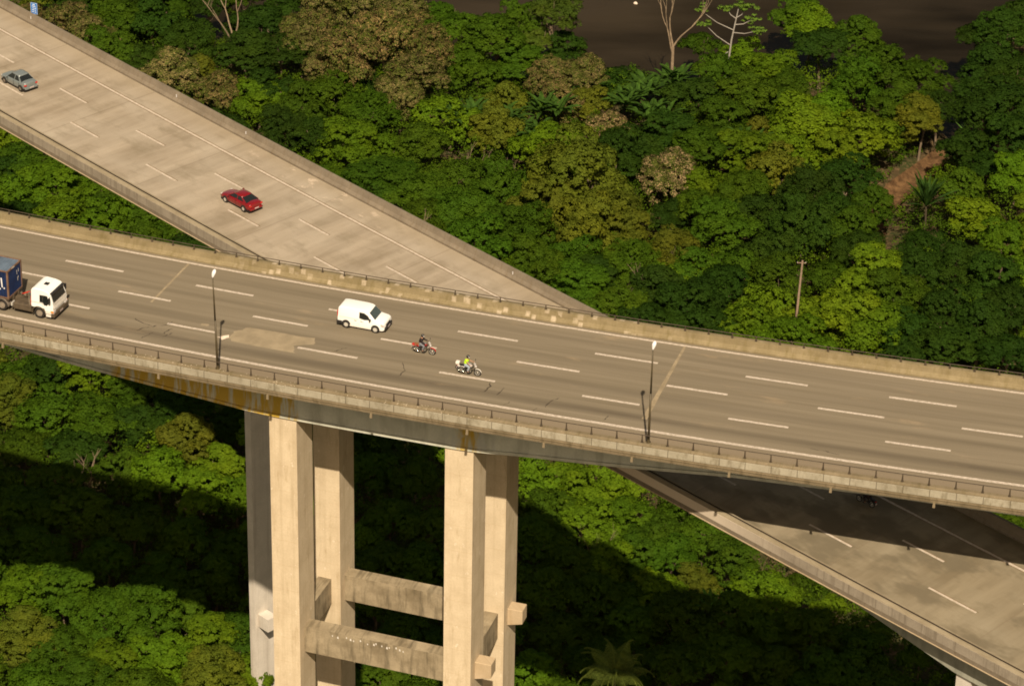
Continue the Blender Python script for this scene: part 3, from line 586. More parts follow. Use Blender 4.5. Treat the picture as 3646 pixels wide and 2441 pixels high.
TREE_DATA = '-47.9,183.6,4.5,R,2.0;-41.3,182.1,3.4,R,1.0;-30.0,196.2,4.3,R,3.0;-24.0,188.4,5.1,R,4.0;-18.8,195.3,5.0,R,4.0;-26.8,188.2,3.3,R,1.0;-12.2,191.8,4.0,R,2.0;-14.5,185.2,4.2,R,1.0;-16.1,180.1,3.3,R,0.0;5.0,186.1,3.6,R,1.0;9.5,185.6,3.8,R,2.0;6.5,181.2,3.5,R,0.0;10.1,181.3,2.9,O,0.0;12.7,174.1,3.5,P,0.0;20.5,157.5,4.5,P,1.0;-65.1,203.5,4.3,R,0.0;-60.8,201.4,3.6,R,-1.0;-71.1,205.6,3.6,R,0.0;-57.8,205.4,4.3,G,0.0;-52.6,204.1,4.3,D,0.0;-58.4,194.0,3.9,G,0.0;-53.9,192.8,3.5,D,0.0;-46.9,196.8,3.9,D,0.0;-44.7,189.5,2.9,O,0.0;-38.4,192.1,4.2,D,1.0;-33.5,192.3,3.8,D,1.0;-34.7,182.8,3.8,D,0.0;-35.7,180.6,3.9,B,0.0;-29.6,179.5,4.2,G,0.0;-25.5,181.8,3.7,G,-1.0;-31.5,171.1,4.0,D,-1.0;-26.5,168.0,3.6,D,0.0;-7.8,196.5,4.2,G,3.0;-3.4,193.0,5.0,G,3.0;-0.2,191.6,3.6,G,1.0;-5.8,190.6,4.1,G,1.0;5.2,198.0,3.5,L,4.0;6.6,197.1,3.6,D,0.0;2.8,197.7,2.8,L,0.0;-9.1,175.6,4.2,B,0.0;-19.9,176.5,4.0,G,0.0;-22.2,164.2,4.3,B,0.0;-17.5,164.4,3.9,B,0.0;-17.7,155.2,4.5,G,0.0;-12.9,165.9,4.0,G,0.0;-3.0,171.1,3.7,O,-1.0;-7.4,155.7,5.2,G,0.0;-1.6,152.1,5.4,G,0.0;4.7,165.4,4.6,B,0.0;-12.5,152.9,4.5,G,0.0;-6.6,145.7,4.7,G,0.0;-11.0,143.1,4.1,G,0.0;0.2,141.1,5.0,G,0.0;-4.7,136.1,4.3,G,0.0;8.1,151.1,6.7,O,2.0;12.0,147.0,4.8,O,1.0;4.1,147.4,4.4,O,0.0;9.2,141.5,4.7,O,0.0;14.2,144.1,3.8,O,0.0;14.1,164.4,3.9,D,0.0;17.0,165.9,3.3,D,0.0;20.7,171.4,4.0,D,0.0;14.2,169.8,2.7,G,0.0;20.5,146.9,3.0,D,0.0;24.5,147.6,3.8,G,1.0;27.1,142.8,4.2,G,1.0;24.3,157.1,3.2,B,0.0;29.8,152.2,3.9,G,0.0;33.5,147.9,4.5,D,1.0;38.3,151.9,4.5,D,1.0;34.9,161.4,3.9,O,0.0;31.7,165.2,4.0,B,0.0;29.5,157.3,3.2,B,0.0;24.7,166.2,4.0,G,0.0;28.0,174.5,4.0,G,0.0;24.6,181.3,4.1,D,0.0;28.0,189.3,4.1,G,1.0;31.4,183.0,4.2,G,0.0;36.0,191.1,3.8,B,1.0;33.4,174.1,4.0,O,-1.0;25.7,194.4,2.9,G,2.0;37.5,184.7,4.1,G,0.0;41.8,204.2,3.7,B,2.0;43.3,198.9,4.2,D,1.0;48.5,200.6,3.9,G,1.0;38.5,172.9,5.0,B,1.0;43.0,177.2,5.1,B,1.0;47.3,185.9,4.5,G,1.0;52.7,191.9,4.2,G,1.0;57.3,189.2,3.8,G,1.0;52.9,180.5,4.5,G,1.0;58.5,182.1,3.1,D,1.0;47.3,170.6,4.8,Y,1.0;42.4,168.4,4.8,Y,0.0;37.5,165.5,4.0,B,0.0;55.6,177.1,3.4,O,0.0;44.0,157.9,4.3,D,0.0;47.0,153.0,3.5,G,0.0;41.0,149.0,4.2,D,0.0;36.6,142.7,4.5,D,0.0;43.6,145.4,3.8,G,0.0;43.8,140.1,3.8,D,-1.0;58.7,154.8,3.9,G,0.0;60.8,148.6,3.9,Y,0.0;52.7,140.9,3.5,D,0.0;50.9,133.8,3.7,D,0.0;55.9,134.0,3.9,D,0.0;62.0,138.9,3.8,B,0.0;59.8,129.5,4.1,D,0.0;69.1,198.0,4.7,D,4.0;65.8,189.6,4.2,D,3.0;69.4,184.8,4.1,D,4.0;66.0,175.5,4.7,D,3.0;62.8,173.3,3.4,D,2.0;67.6,168.1,4.0,D,2.0;60.6,167.8,3.3,D,0.0;63.7,164.0,4.0,D,0.0;66.1,158.9,3.9,B,0.0;63.5,183.8,3.0,D,1.0;44.7,131.2,4.4,Y,0.0;39.9,132.8,3.7,G,-1.0;48.1,126.7,4.4,G,0.0;33.1,130.7,3.7,G,0.0;32.4,137.7,3.9,D,0.0;29.0,135.2,3.7,G,0.0;26.5,128.1,3.7,D,0.0;30.5,122.7,4.0,B,0.0;36.4,121.8,3.6,Y,0.0;28.2,119.2,3.6,B,0.0;40.5,119.7,4.5,Y,0.0;44.6,117.7,4.0,B,0.0;48.4,117.9,3.6,D,0.0;34.8,114.1,3.6,B,0.0;53.6,122.5,4.3,D,0.0;56.9,118.2,4.5,D,0.0;61.2,122.8,4.0,D,0.0;59.9,111.9,3.6,D,0.0;52.2,113.7,3.9,D,0.0;32.3,116.1,3.0,B,0.0;15.1,133.4,4.1,G,0.0;11.3,132.1,3.4,D,0.0;19.7,137.2,3.7,O,0.0;22.9,133.8,4.1,G,0.0;6.9,134.3,4.3,G,0.0;3.0,132.9,4.1,G,0.0;8.5,126.3,3.6,G,0.0;13.3,123.1,3.6,G,0.0;17.7,126.6,4.0,D,0.0;20.8,121.1,4.2,D,0.0;24.9,118.0,3.3,D,0.0;16.4,118.8,3.6,D,0.0;23.1,125.7,3.6,D,0.0;19.5,132.0,3.1,Y,-1.0;-56.8,214.1,4.4,D,0.0;-50.5,215.2,4.4,D,0.0;-61.2,213.1,4.0,G,0.0;-65.6,212.1,3.6,D,0.0;-70.0,211.9,3.3,O,0.0;-36.7,202.7,4.2,D,1.0;-33.3,208.3,4.3,D,2.0;-28.8,207.0,4.4,R,3.0;-22.5,206.6,4.4,R,3.0;-16.8,206.1,4.1,R,3.0;-40.2,214.1,3.6,G,0.0;-37.1,215.9,3.6,D,0.0;-14.6,198.4,3.2,R,2.0;-30.5,193.9,3.5,R,1.0;-22.2,187.7,3.4,D,0.0;-39.4,203.9,2.8,D,-1.0;-45.1,211.4,3.2,D,-1.0;-51.4,211.2,3.6,G,0.0;-0.3,199.9,3.6,G,3.0;-10.4,204.8,2.8,G,2.0;40.2,208.8,3.2,G,2.0;65.7,200.1,3.2,D,3.0;71.7,204.2,3.6,D,4.0;-64.9,159.6,3.9,G,0.0;-64.8,150.7,4.3,B,0.0;-60.0,153.4,4.3,B,0.0;-54.9,148.6,3.8,B,0.0;-50.7,146.3,3.8,G,0.0;-46.1,140.4,3.8,G,0.0;-57.8,144.7,3.8,B,0.0;-62.8,144.5,3.5,D,0.0;-51.8,141.3,3.8,B,0.0;-41.2,135.8,3.1,D,0.0;-66.8,157.0,2.6,D,0.0;-46.6,134.4,3.7,G,0.0;-57.9,104.0,3.5,G,0.0;-58.5,96.9,3.5,O,0.0;-53.8,103.9,3.5,D,-1.0;-49.4,102.3,3.8,B,0.0;-44.6,100.5,3.5,G,0.0;-53.0,94.1,3.8,G,0.0;-47.4,93.3,4.1,G,0.0;-42.2,92.5,3.7,D,0.0;-37.9,94.7,3.4,D,0.0;-55.7,88.1,3.4,G,0.0;-49.3,88.1,3.7,D,-1.0;-36.6,86.2,3.5,O,1.0;-32.9,83.2,3.3,Y,0.0;-39.0,80.2,3.6,B,0.0;-43.6,81.9,3.3,G,0.0;-34.2,76.7,3.3,Y,0.0;-30.5,78.7,2.7,B,0.0;-50.7,79.8,3.3,G,0.0;-33.6,91.9,2.8,D,0.0;-31.3,94.9,2.8,D,0.0;-53.2,73.2,3.6,G,0.0;-47.1,70.8,3.6,G,0.0;-41.2,69.2,3.6,G,0.0;-35.4,68.5,3.5,G,0.0;-30.1,67.9,3.2,G,0.0;-50.2,64.5,3.2,G,0.0;-43.4,63.0,3.2,G,0.0;-37.1,61.5,3.2,G,0.0;-31.5,61.7,3.2,G,0.0;-51.5,56.8,3.7,B,0.0;-46.8,56.1,3.7,G,0.0;-42.1,52.2,3.7,G,0.0;-38.1,53.1,3.7,G,0.0;-34.3,56.4,3.5,G,-1.0;-27.8,51.1,3.4,G,0.0;-31.3,49.3,3.4,B,0.0;-49.9,48.7,3.6,O,0.0;-46.1,47.2,3.4,G,0.0;-40.9,45.0,3.7,B,0.0;-35.5,45.2,3.7,B,0.0;-30.3,42.3,3.6,O,0.0;-26.3,43.2,3.0,B,0.0;-47.5,40.9,3.6,G,0.0;-42.5,39.5,3.6,G,0.0;-37.1,38.9,3.6,G,0.0;-15.4,90.6,3.4,D,0.0;-11.3,87.9,3.4,D,0.0;-15.5,82.0,3.3,G,0.0;-10.5,80.3,3.3,G,0.0;-15.9,70.1,2.7,B,0.0;-12.7,72.0,3.2,G,0.0;-8.8,71.3,3.2,G,0.0;-13.3,64.1,3.2,G,0.0;-9.5,63.4,3.2,G,0.0;-13.9,56.5,3.1,G,0.0;-10.4,50.0,3.2,G,0.0;-13.5,47.5,2.6,G,0.0;-7.6,47.7,3.1,G,0.0;-24.4,61.1,3.2,G,0.0;-12.8,42.1,3.0,G,0.0;-8.7,39.9,3.0,G,0.0;-17.6,40.4,3.0,G,0.0;3.2,82.7,3.4,B,0.0;7.6,81.9,3.4,B,0.0;11.5,79.3,3.3,B,0.0;4.7,75.4,3.6,G,0.0;9.0,73.7,3.6,Y,0.0;13.4,73.9,3.3,B,0.0;16.2,71.3,3.0,G,0.0;14.2,66.8,3.3,G,0.0;10.8,65.8,3.5,B,0.0;17.9,66.1,3.2,G,0.0;21.4,69.7,3.0,G,0.0;16.3,60.0,3.5,Y,0.0;20.2,61.7,2.6,O,-1.0;24.5,64.6,2.9,G,0.0;27.2,61.3,3.2,Y,0.0;13.1,59.1,2.6,G,0.0;28.3,57.1,2.6,B,0.0;31.9,62.3,2.6,G,0.0;3.2,68.2,3.5,G,0.0;6.5,64.0,3.5,G,0.0;4.2,59.6,3.5,G,0.0;9.3,57.3,3.4,G,0.0;13.4,54.1,3.4,G,0.0;6.0,52.2,3.4,G,0.0;18.4,52.7,3.4,G,0.0;23.6,54.5,3.2,G,0.0;27.1,52.2,3.2,G,0.0;32.1,51.5,3.2,G,0.0;34.3,55.7,2.1,B,0.0;37.1,50.1,3.1,G,0.0;22.3,47.2,3.4,G,0.0;28.1,45.8,3.4,G,0.0;33.4,43.6,3.3,G,0.0;38.7,42.3,3.3,G,0.0;17.3,44.7,3.3,G,0.0;42.2,41.6,3.0,G,0.0;2.4,44.1,3.1,B,0.0;5.1,41.1,2.5,G,0.0;7.8,39.7,2.5,G,0.0;22.9,40.6,2.5,Y,0.0;38.7,53.4,2.3,G,0.0;42.9,48.7,2.3,G,0.0;55.5,74.5,2.7,G,0.0;52.9,77.1,2.2,G,0.0;56.6,71.9,2.2,G,0.0;-52.4,33.4,4.4,G,-0.6;-1.5,179.4,4.1,O,-0.3;76.3,217.0,3.7,D,-0.0;-2.5,52.3,4.2,G,-0.1;-22.9,81.1,3.6,Y,-1.0;-69.8,167.3,3.8,B,-1.4;-2.5,78.3,4.6,G,-0.8;49.5,38.9,3.7,G,-1.1;-57.1,135.9,4.2,D,-0.8;-23.0,95.7,4.2,D,-0.8;-39.0,167.5,4.4,D,-1.4;-68.8,141.3,4.0,D,-0.7;-63.9,106.9,4.3,O,-0.5;-32.5,128.1,4.3,D,-0.2;-24.2,71.6,4.5,B,-1.4;16.4,35.0,3.9,G,-1.4;-18.4,144.3,3.7,G,-1.5;-26.8,87.4,4.5,Y,-0.1;-3.2,63.3,4.6,G,-1.2;-33.9,160.8,4.2,D,-1.2;46.4,109.3,3.8,D,-1.0;-2.2,36.5,3.7,G,-0.6;28.9,36.7,3.8,G,-0.7;-5.2,90.6,4.0,B,-1.0;-25.0,154.7,4.3,G,-1.1;-56.2,185.3,4.5,G,-1.0;15.3,192.1,3.9,D,-1.3;-20.2,54.2,4.2,G,-1.1;-29.4,34.1,4.0,G,-0.6;69.4,150.9,3.7,Y,-0.8;44.2,78.8,3.8,G,-0.2;35.6,34.9,4.2,G,-0.6;-57.0,65.4,4.0,G,-0.1;0.8,124.1,4.4,G,-1.2;58.1,64.3,4.0,G,-0.4;-59.2,80.6,4.1,G,-1.4;10.6,46.4,4.3,G,-1.0;7.8,116.7,4.4,G,-0.9;66.5,133.2,4.0,B,-0.7;-12.3,33.5,3.9,G,-1.1;-45.0,174.3,4.1,G,-1.2;68.1,143.0,4.5,Y,-0.2;31.9,197.8,4.0,B,-0.6;20.0,77.3,4.3,G,-0.3;49.2,47.6,4.3,G,-1.3;-21.0,33.7,3.7,G,-0.2;-64.9,194.7,3.7,G,-0.9;-54.3,42.6,3.6,G,-0.7'

# ---------------------------------------------------------------- forest
def unit(v): return v/np.maximum(np.linalg.norm(v, axis=1, keepdims=True), 1e-9)
def leaf_quads(P, Nn, size, rng, asp=.62, droop=0.0):
    """one rhombic leaf (clump) per point, facing roughly Nn"""
    n = len(P); r = rng.normal(size=(n, 3)); a = unit(r-(r*Nn).sum(1, keepdims=True)*Nn)
    if droop: a = unit(a+np.array([0, 0, -droop])); a = unit(a-(a*Nn).sum(1, keepdims=True)*Nn)
    b = np.cross(Nn, a); s = size*rng.uniform(.65, 1.35, (n, 1)); la = a*s*.5; lb = b*s*.5*asp; cup = Nn*s*.10
    V = np.stack([P-la-cup, P+lb*1.0+cup*.6, P+la-cup, P-lb*1.0+cup*.6], 1).reshape(-1, 3)
    F = np.arange(4*n).reshape(n, 4); return V, F
def crown_mesh(name, seed, nl, leaf, sub_n, per, style):
    """lobes -> leaf clumps -> leaves, so every crown has pockets of shade"""
    rng = np.random.default_rng(seed); C_, Rr = [], []
    for k in range(nl):
        a = rng.uniform(0, 6.28)
        if style == 'flat':
            d = math.sqrt(rng.uniform(0, 1))*.78; C_.append((math.cos(a)*d, math.sin(a)*d, .34-.55*d*d+rng.uniform(-.16, .14))); Rr.append((rng.uniform(.20, .36), .13))
        else:
            e = math.asin(rng.uniform(-.75, 1)); d = rng.uniform(.42, .80); q = rng.uniform(.20, .38) if style != 'fine' else rng.uniform(.18, .32)
            C_.append((math.cos(a)*math.cos(e)*d, math.sin(a)*math.cos(e)*d, math.sin(e)*d*.85)); Rr.append((q, q*.85))
    C_.append((0, 0, -.05)); Rr.append((.50, .46)); C_ = np.array(C_); Rr = np.array(Rr)
    w_ = Rr[:, 0]**2; k = rng.choice(len(C_), sub_n, p=w_/w_.sum()); d = unit(rng.normal(size=(sub_n, 3))); d[:, 2] = np.where((d[:, 2] < -.3) & (C_[k, 2] > -.3), -d[:, 2], d[:, 2])
    rad = np.stack([Rr[k, 0], Rr[k, 0], Rr[k, 1]], 1)*(1+rng.normal(0, .10, (sub_n, 1))); S_ = C_[k]+d*rad; keep = np.ones(sub_n, bool)
    for j in range(len(C_)):
        q = (S_-C_[j])/np.array([Rr[j, 0], Rr[j, 0], Rr[j, 1]]); keep &= ~((np.linalg.norm(q, axis=1) < .70) & (k != j))
    S_, d = S_[keep], d[keep]; n = len(S_)*per; kk = np.repeat(np.arange(len(S_)), per)
    cr = rng.uniform(.055, .115, len(S_))[kk][:, None]*(1.0 if style != 'broad' else 1.15)
    e = unit(rng.normal(size=(n, 3))+d[kk]*.9+np.array([0, 0, .35])); P = S_[kk]+e*cr*rng.uniform(.55, 1.1, (n, 1))*np.array([1.15, 1.15, .8])
    Nn = unit(e*.8+d[kk]*.5+np.array([0, -.10, .45])+rng.normal(0, .28, (n, 3)))
    V, F = leaf_quads(P, Nn, leaf, rng, .60, .3)
    return np_mesh(name, V, F)
def trunk_mesh(name, seed, h=1.0):
    rr = random.Random(seed); m = MB(); z1 = -.30; lean = (rr.uniform(-.15, .15), rr.uniform(-.15, .15))
    pts = [(0, 0, -1.75), (lean[0]*.3, lean[1]*.3, -1.2), (lean[0], lean[1], -.6), (lean[0]*1.3, lean[1]*1.3, z1)]
    m.tube(pts, [.075, .055, .045, .03], 7)
    for k in range(5):
        a = k*1.257+rr.uniform(-.4, .4); d = rr.uniform(.35, .6); b = pts[2]
        m.tube([b, (b[0]+math.cos(a)*d*.5, b[1]+math.sin(a)*d*.5, -.25), (b[0]+math.cos(a)*d, b[1]+math.sin(a)*d, rr.uniform(.1, .4))], [.03, .02, .010], 5)
    return m
CR = {}
for st, lst in (('lobe', [(11, 18, .064, 760, 34), (12, 22, .060, 820, 34), (13, 15, .066, 740, 32)]), ('fine', [(21, 28, .048, 1050, 34), (22, 34, .046, 1150, 32), (23, 24, .050, 1050, 32)]), ('flat', [(31, 24, .058, 760, 32), (32, 30, .054, 820, 32)]), ('broad', [(41, 20, .082, 620, 26), (42, 24, .080, 680, 26)])):
    CR[st] = [crown_mesh('crown', *q, st) for q in lst]
    for me in CR[st]: me.materials.append(M['leaf'])
TR = []
for k in range(3):
    o = trunk_mesh('trunk', k).build('trunk', M['bark']); TR.append(o.data); bpy.data.objects.remove(o)
COLR = {'G': (.038, .078, .0035), 'B': (.064, .120, .0040), 'D': (.020, .046, .0035), 'O': (.076, .094, .008), 'Y': (.076, .128, .0045), 'R': (.118, .088, .030), 'P': (.185, .132, .062), 'L': (.056, .090, .010)}
ADJ = {'G': 'mid green', 'B': 'bright green', 'D': 'dark green', 'O': 'olive green', 'Y': 'yellow-green', 'R': 'brown flowering', 'P': 'pale brown flowering', 'L': 'pale green'}
TREES = [tuple(float(v) if i != 3 else v for i, v in enumerate(q.split(','))) for q in TREE_DATA.split(';')]
LM = [('blue road sign', -52, 205, 0), ('upswept tree', -41, 197, 0), ('white-trunked tree', 30, 196, 0), ('large bare tree', 22, 196, 0), ('leaning wooden utility pole', 34.4, 119, 0),
      ('bare dirt gully', 50, 163, 0), ('spiky palm', 53.6, 152, 0), ('twiggy leafless tree', -4, 160, 0), ('mid-forest pale brown tree', 20, 160, 0), ('big brown crown', -26, 190, 0),
      ('twin brown crowns', -44, 183, 0), ('narrow creek mouth', 62, 190, 0), ('bright yellow-green slope', 50, 170, 0), ('white van', -6, 103, 0), ('red car', -25, 132, 0), ('grey car', -62, 150, 0), ('white truck', -52, 92, 0),
      ('left lamp pole', -34, 88, 0), ('front left column', -15, 50, 0), ('front right column', 1, 45, 0), ('feathery bottom palm', 11, 38.6, 0), ('banana plant', 21.4, 54.7, 0), ('thin dead sapling', 9.6, 67.7, 0), ('shaded motorcycle', 38, 74, 0), ('bottom left corner', -50, 38, 0), ('bottom right pier', 40, 34, 0)]
def direction(dx, dy): return ('right of' if dx > 0 else 'left of') if abs(dx) > abs(dy)*1.0 else ('beyond' if dy > 0 else 'in front of')
ORD = ['nearest', 'second', 'third', 'fourth', 'fifth', 'sixth', 'seventh', 'eighth', 'ninth', 'tenth', 'eleventh', 'twelfth', 'thirteenth', 'fourteenth']
rnd = random.Random(8); info = []
for i, (x, y, r, t, dz) in enumerate(TREES):
    best = min(LM, key=lambda l: math.hypot(x-l[1], (y-l[2])*.8)); d = math.hypot(x-best[1], (y-best[2])*.8)
    info.append((t, direction(x-best[1], y-best[2]), best[0], d, i))
labels = {}
groups = {}
for q in info: groups.setdefault(q[:3], []).append(q)
for key, L in groups.items():
    L.sort(key=lambda q: q[3])
    for k, q in enumerate(L):
        ad, di, lm = ADJ[key[0]], key[1], key[2]
        labels[q[4]] = (f'{ad} tree {di} the {lm}' if len(L) == 1 else (f'{ad} tree {di} and closest to the {lm}' if k == 0 else f'{ORD[k]} {ad} tree {di} the {lm}'))
STY = {'G': ('lobe', 'flat', 'lobe', 'fine'), 'B': ('lobe', 'broad', 'lobe'), 'D': ('lobe', 'fine', 'flat'), 'O': ('fine', 'fine', 'lobe'), 'Y': ('broad', 'lobe'), 'R': ('fine',), 'P': ('fine',), 'L': ('fine',)}
for i, (x, y, r, t, dz) in enumerate(TREES):
    if t == 'L': zc = -62.5+dz
    else: zc = -64.2+dz+rnd.uniform(-1.1, .9)
    root = empty('tree', (x, y, float(ground_z(x, y))), rnd.uniform(0, 6.28))
    tag(root, labels[i], 'tree', 'rainforest trees filling the valley' if t not in 'RP' else 'brown flowering trees in the forest')
    me = rnd.choice(CR[rnd.choice(STY[t])]); h = zc-float(ground_z(x, y))
    c = bpy.data.objects.new('crown', me); link(c, root); c.location = (0, 0, h)
    f = r*1.08; c.scale = (f*rnd.uniform(.85, 1.18), f*rnd.uniform(.85, 1.18), f*rnd.uniform(.80, 1.05)*(1.1 if t in 'RO' else 1))
    k = rnd.uniform(.82, 1.2); cc = COLR[t]; c.color = (cc[0]*k*rnd.uniform(.9, 1.12), cc[1]*k, cc[2]*k, 1)
    if t in 'RP': c.material_slots[0].link = 'OBJECT'; c.material_slots[0].material = M['flower']
    tr = bpy.data.objects.new('trunk', rnd.choice(TR)); link(tr, root); tr.location = (0, 0, h); tr.scale = (r*.8, r*.8, h/1.75+.05)
# undergrowth: the uncountable thicket between and beneath the crowns
def undergrowth():
    rng = np.random.default_rng(77); n = 60000; x = rng.uniform(-82, 88, n); y = rng.uniform(10, 228, n)
    lim = np.interp(x, bx, by)-1.2
    hf = np.sin(x*.42+y*.2)*np.cos(y*.37-x*.11)+.7*np.sin(x*.9+1.7)*np.sin(y*.8+.3)+.4*np.sin(x*1.9-y*1.3)
    hole = np.sin(x*.21+.7)*np.sin(y*.19+1.1)+.5*np.sin(x*.53-y*.41)
    k = (y < lim) & (creek_d(x, y) > np.where(y > 162, 2.5, 2.0)) & (hole < 1.12)
    x, y, hf = x[k], y[k], hf[k]; n = len(x)
    cd = np.clip((creek_d(x, y)-1.9)/5, 0, 1); bd = np.clip((np.interp(x, bx, by)-1-y)/4, .15, 1)
    z = ground_z(x, y)+(4.2+1.35*hf+rng.uniform(-1.6, .7, n))*np.minimum(cd*.7+.3, bd)
    S_ = np.stack([x, y, z], 1); per = 17; kk = np.repeat(np.arange(n), per); m = n*per
    e = unit(rng.normal(size=(m, 3))+np.array([0, -.2, .7])); P = S_[kk]+e*rng.uniform(.25, .62, (m, 1))*np.array([1.2, 1.2, .8])
    Nn = unit(e+np.array([0, -.1, .4])+rng.normal(0, .4, (m, 3)))
    V, F = leaf_quads(P, Nn, .27, rng, .6, .3)
    me = np_mesh('undergrowth', V, F); me.materials.append(M['leafu']); o = bpy.data.objects.new('undergrowth', me); link(o); o.color = (.040, .076, .003, 1)
    tag(o, 'tangled dark green undergrowth and vines filling the gaps between the trees', 'undergrowth', kind='stuff')
undergrowth()

# bare, thin and white-trunked trees
def limb(m, p, d, L, r, depth, rr, spread=.5, upb=.25, tips=None):
    pts = [p]; rad = [r]; d = d.normalized(); n = 4
    for i in range(n):
        d = (d+Vector((rr.uniform(-.16, .16), rr.uniform(-.16, .16), rr.uniform(-.08, .14)))).normalized(); p = p+d*L/n; pts.append(p); rad.append(r*(1-.45*(i+1)/n))
    m.tube(pts, rad, 6)
    if depth == 0:
        if tips is not None: tips.append(p)
        return
    for k in range(2 if depth > 1 else 3):
        q = pts[-1] if k < 2 else pts[-2]; dd = (d+Vector((rr.uniform(-1, 1), rr.uniform(-1, 1), 0))*spread+Vector((0, 0, upb))).normalized()
        limb(m, q, dd, L*rr.uniform(.6, .85), r*.5, depth-1, rr, spread, upb, tips)
def bare_tree(x, y, z0, H, r, seed, label, mat='deadbark', depth=3, spread=.55, d0=(0, 0, 1), first=.4):
    root = empty('bare_tree', (x, y, z0)); tag(root, label, 'tree', 'leafless trees'); rr = random.Random(seed)
    m = MB(); m.tube([(0, 0, 0), tuple(Vector(d0)*H*first)], [r, r*.75], 8); m.build('trunk', M[mat], root)
    for k in range(3):
        a = k*2.1+rr.uniform(-.5, .5); m = MB(); limb(m, Vector(d0)*H*first*(.85 if k == 2 else .99), Vector((math.cos(a)*.55, math.sin(a)*.3, 1)), H*.26, r*.55, depth-1, rr, spread); m.build('branch', M[mat], root)
    return root
bare_tree(22.0, 195.6, -69.9, 17, .27, 3, 'large pale bare tree standing against the dark river at the top', spread=.42, first=.46)
bare_tree(-40.5, 197.0, -69.9, 17, .27, 9, 'bare tree with upswept limbs at the top left edge of the photo', spread=.75, first=.42)
bare_tree(-6.0, 160.5, -69.8, 9.5, .13, 5, 'twiggy leafless tree with many upright twigs in the middle canopy', spread=.5, first=.35)
bare_tree(-1.0, 160.0, -69.8, 8.5, .10, 15, 'thin leafless tree just right of the twiggy one in the middle canopy', spread=.7, first=.3)
bare_tree(-13.8, 139.0, -69.8, 8.6, .12, 25, 'slim pale dead trunk in the canopy right of the red car', spread=.2, first=.7)
bare_tree(13.6, 124.0, -69.8, 7.2, .12, 26, 'small forked pale trunk in the forest left of the utility pole', spread=.6, first=.5)
bare_tree(16.3, 128.0, -69.8, 7.6, .12, 36, 'forked pale trunk showing behind a smaller forked one', spread=.6, first=.55)
bare_tree(9.6, 67.7, -69.8, 8.2, .07, 27, 'thin dead sapling in the lit green slope right of the columns', spread=.5, first=.5)
bare_tree(-47.5, 81.5, -69.8, 9.0, .16, 28, 'crooked bare tree just below the truck end of the upper viaduct', spread=.8, first=.4)
bare_tree(-36.5, 70.0, -69.8, 7.6, .10, 29, 'small bare forked tree left of the columns in sun', spread=.6, first=.4)
def cecropia(x, y):
    root = empty('cecropia_tree', (x, y, -69.9)); tag(root, 'slender white-trunked tree with umbrella leaf tufts rising in front of the river', 'tree')
    rr = random.Random(4); rng = np.random.default_rng(4); m = MB(); m.tube([(0, 0, 0), (.3, 0, 5), (.6, 0, 9), (1.4, 0, 14.2)], [.17, .15, .12, .06], 8)
    ends = [Vector((1.5, 0, 14.6))]
    for a0, z, L, dz in ((2.9, 8.3, 3.9, 3.0), (3.3, 7.2, 2.8, -1.2), (.1, 11.4, 2.6, .8), (3.0, 10.6, 4.6, 2.6), (.2, 12.4, 1.7, 1.6), (2.6, 12.4, 1.6, 1.4), (-.3, 10.2, 3.6, 0.6)):
        b = Vector((.5+(z-9)*.15, 0, z)); e = b+Vector((math.cos(a0)*L, math.sin(a0)*L*.6, dz)); m.tube([b, b.lerp(e, .5)+Vector((0, 0, -.3)), e], [.07, .05, .03], 6)
        if dz > 0: ends.append(e)
    m.build('trunk', M['whitebark'], root)
    P, Nn = [], []
    for e in ends:
        for k in range(11):
            c = e+Vector((rr.gauss(0, .55), rr.gauss(0, .45), rr.gauss(.1, .35)))
            for j in range(9):
                a = j*.7; P.append((c.x+math.cos(a)*.30, c.y+math.sin(a)*.30, c.z)); Nn.append((math.cos(a)*.5, math.sin(a)*.5, 1))
    V, F = leaf_quads(np.array(P), unit(np.array(Nn)+rng.normal(0, .15, (len(P), 3))), .50, rng, .5)
    me = np_mesh('crown', V, F); me.materials.append(M['leaf']); o = bpy.data.objects.new('crown', me); link(o, root); o.color = (.085, .150, .020, 1)
cecropia(29.6, 195.5)
# palms, banana clumps
def frond_mesh(L, droop, seed, leaflets=True, wid=.5):
    rng = np.random.default_rng(seed); pts = [Vector((0, 0, 0))]; n = 10; a = .95
    for i in range(n): a -= droop*(i+1)/n*.28; pts.append(pts[-1]+Vector((math.cos(a), 0, math.sin(a)))*L/n)
    V, F = [], []
    def q(a_, b_, c_, d_): k = len(V); V.extend([a_, b_, c_, d_]); F.append((k, k+1, k+2, k+3))
    if leaflets:
        for i in range(1, n):
            for j in range(4):
                p = pts[i].lerp(pts[i+1] if i < n else pts[i], j/4); f = (i+j/4)/n; l = wid*math.sin(min(1, f*1.15+.12)*math.pi)*.9+.12
                for sgn in (-1, 1):
                    e = p+Vector((.30*l, sgn*l, -.45*l)); q(p, p+Vector((.045, 0, .01)), e, e+Vector((-.02, 0, -.03)))
        for i in range(n): q(pts[i]+Vector((0, -.03, 0)), pts[i]+Vector((0, .03, 0)), pts[i+1]+Vector((0, .02, 0)), pts[i+1]+Vector((0, -.02, 0)))
    else:
        for i in range(n):
            wa, wb = [wid*math.sin(min(1, (k/n)*.9+.08)*math.pi)**.7 for k in (i, i+1)]
            for sgn in (-1, 1): q(pts[i], pts[i]+Vector((0, sgn*wa, wa*.35)), pts[i+1]+Vector((0, sgn*wb, wb*.35)), pts[i+1])
    return np_mesh('frond', np.array([tuple(v) for v in V]), np.array(F))
FEATHER = frond_mesh(4.0, 1.0, 1, True, .85); FAN = frond_mesh(2.6, .25, 2, False, .14); BAN = frond_mesh(2.5, .45, 3, False, .26)
for me in (FEATHER, FAN, BAN): me.materials.append(M['leaf'])
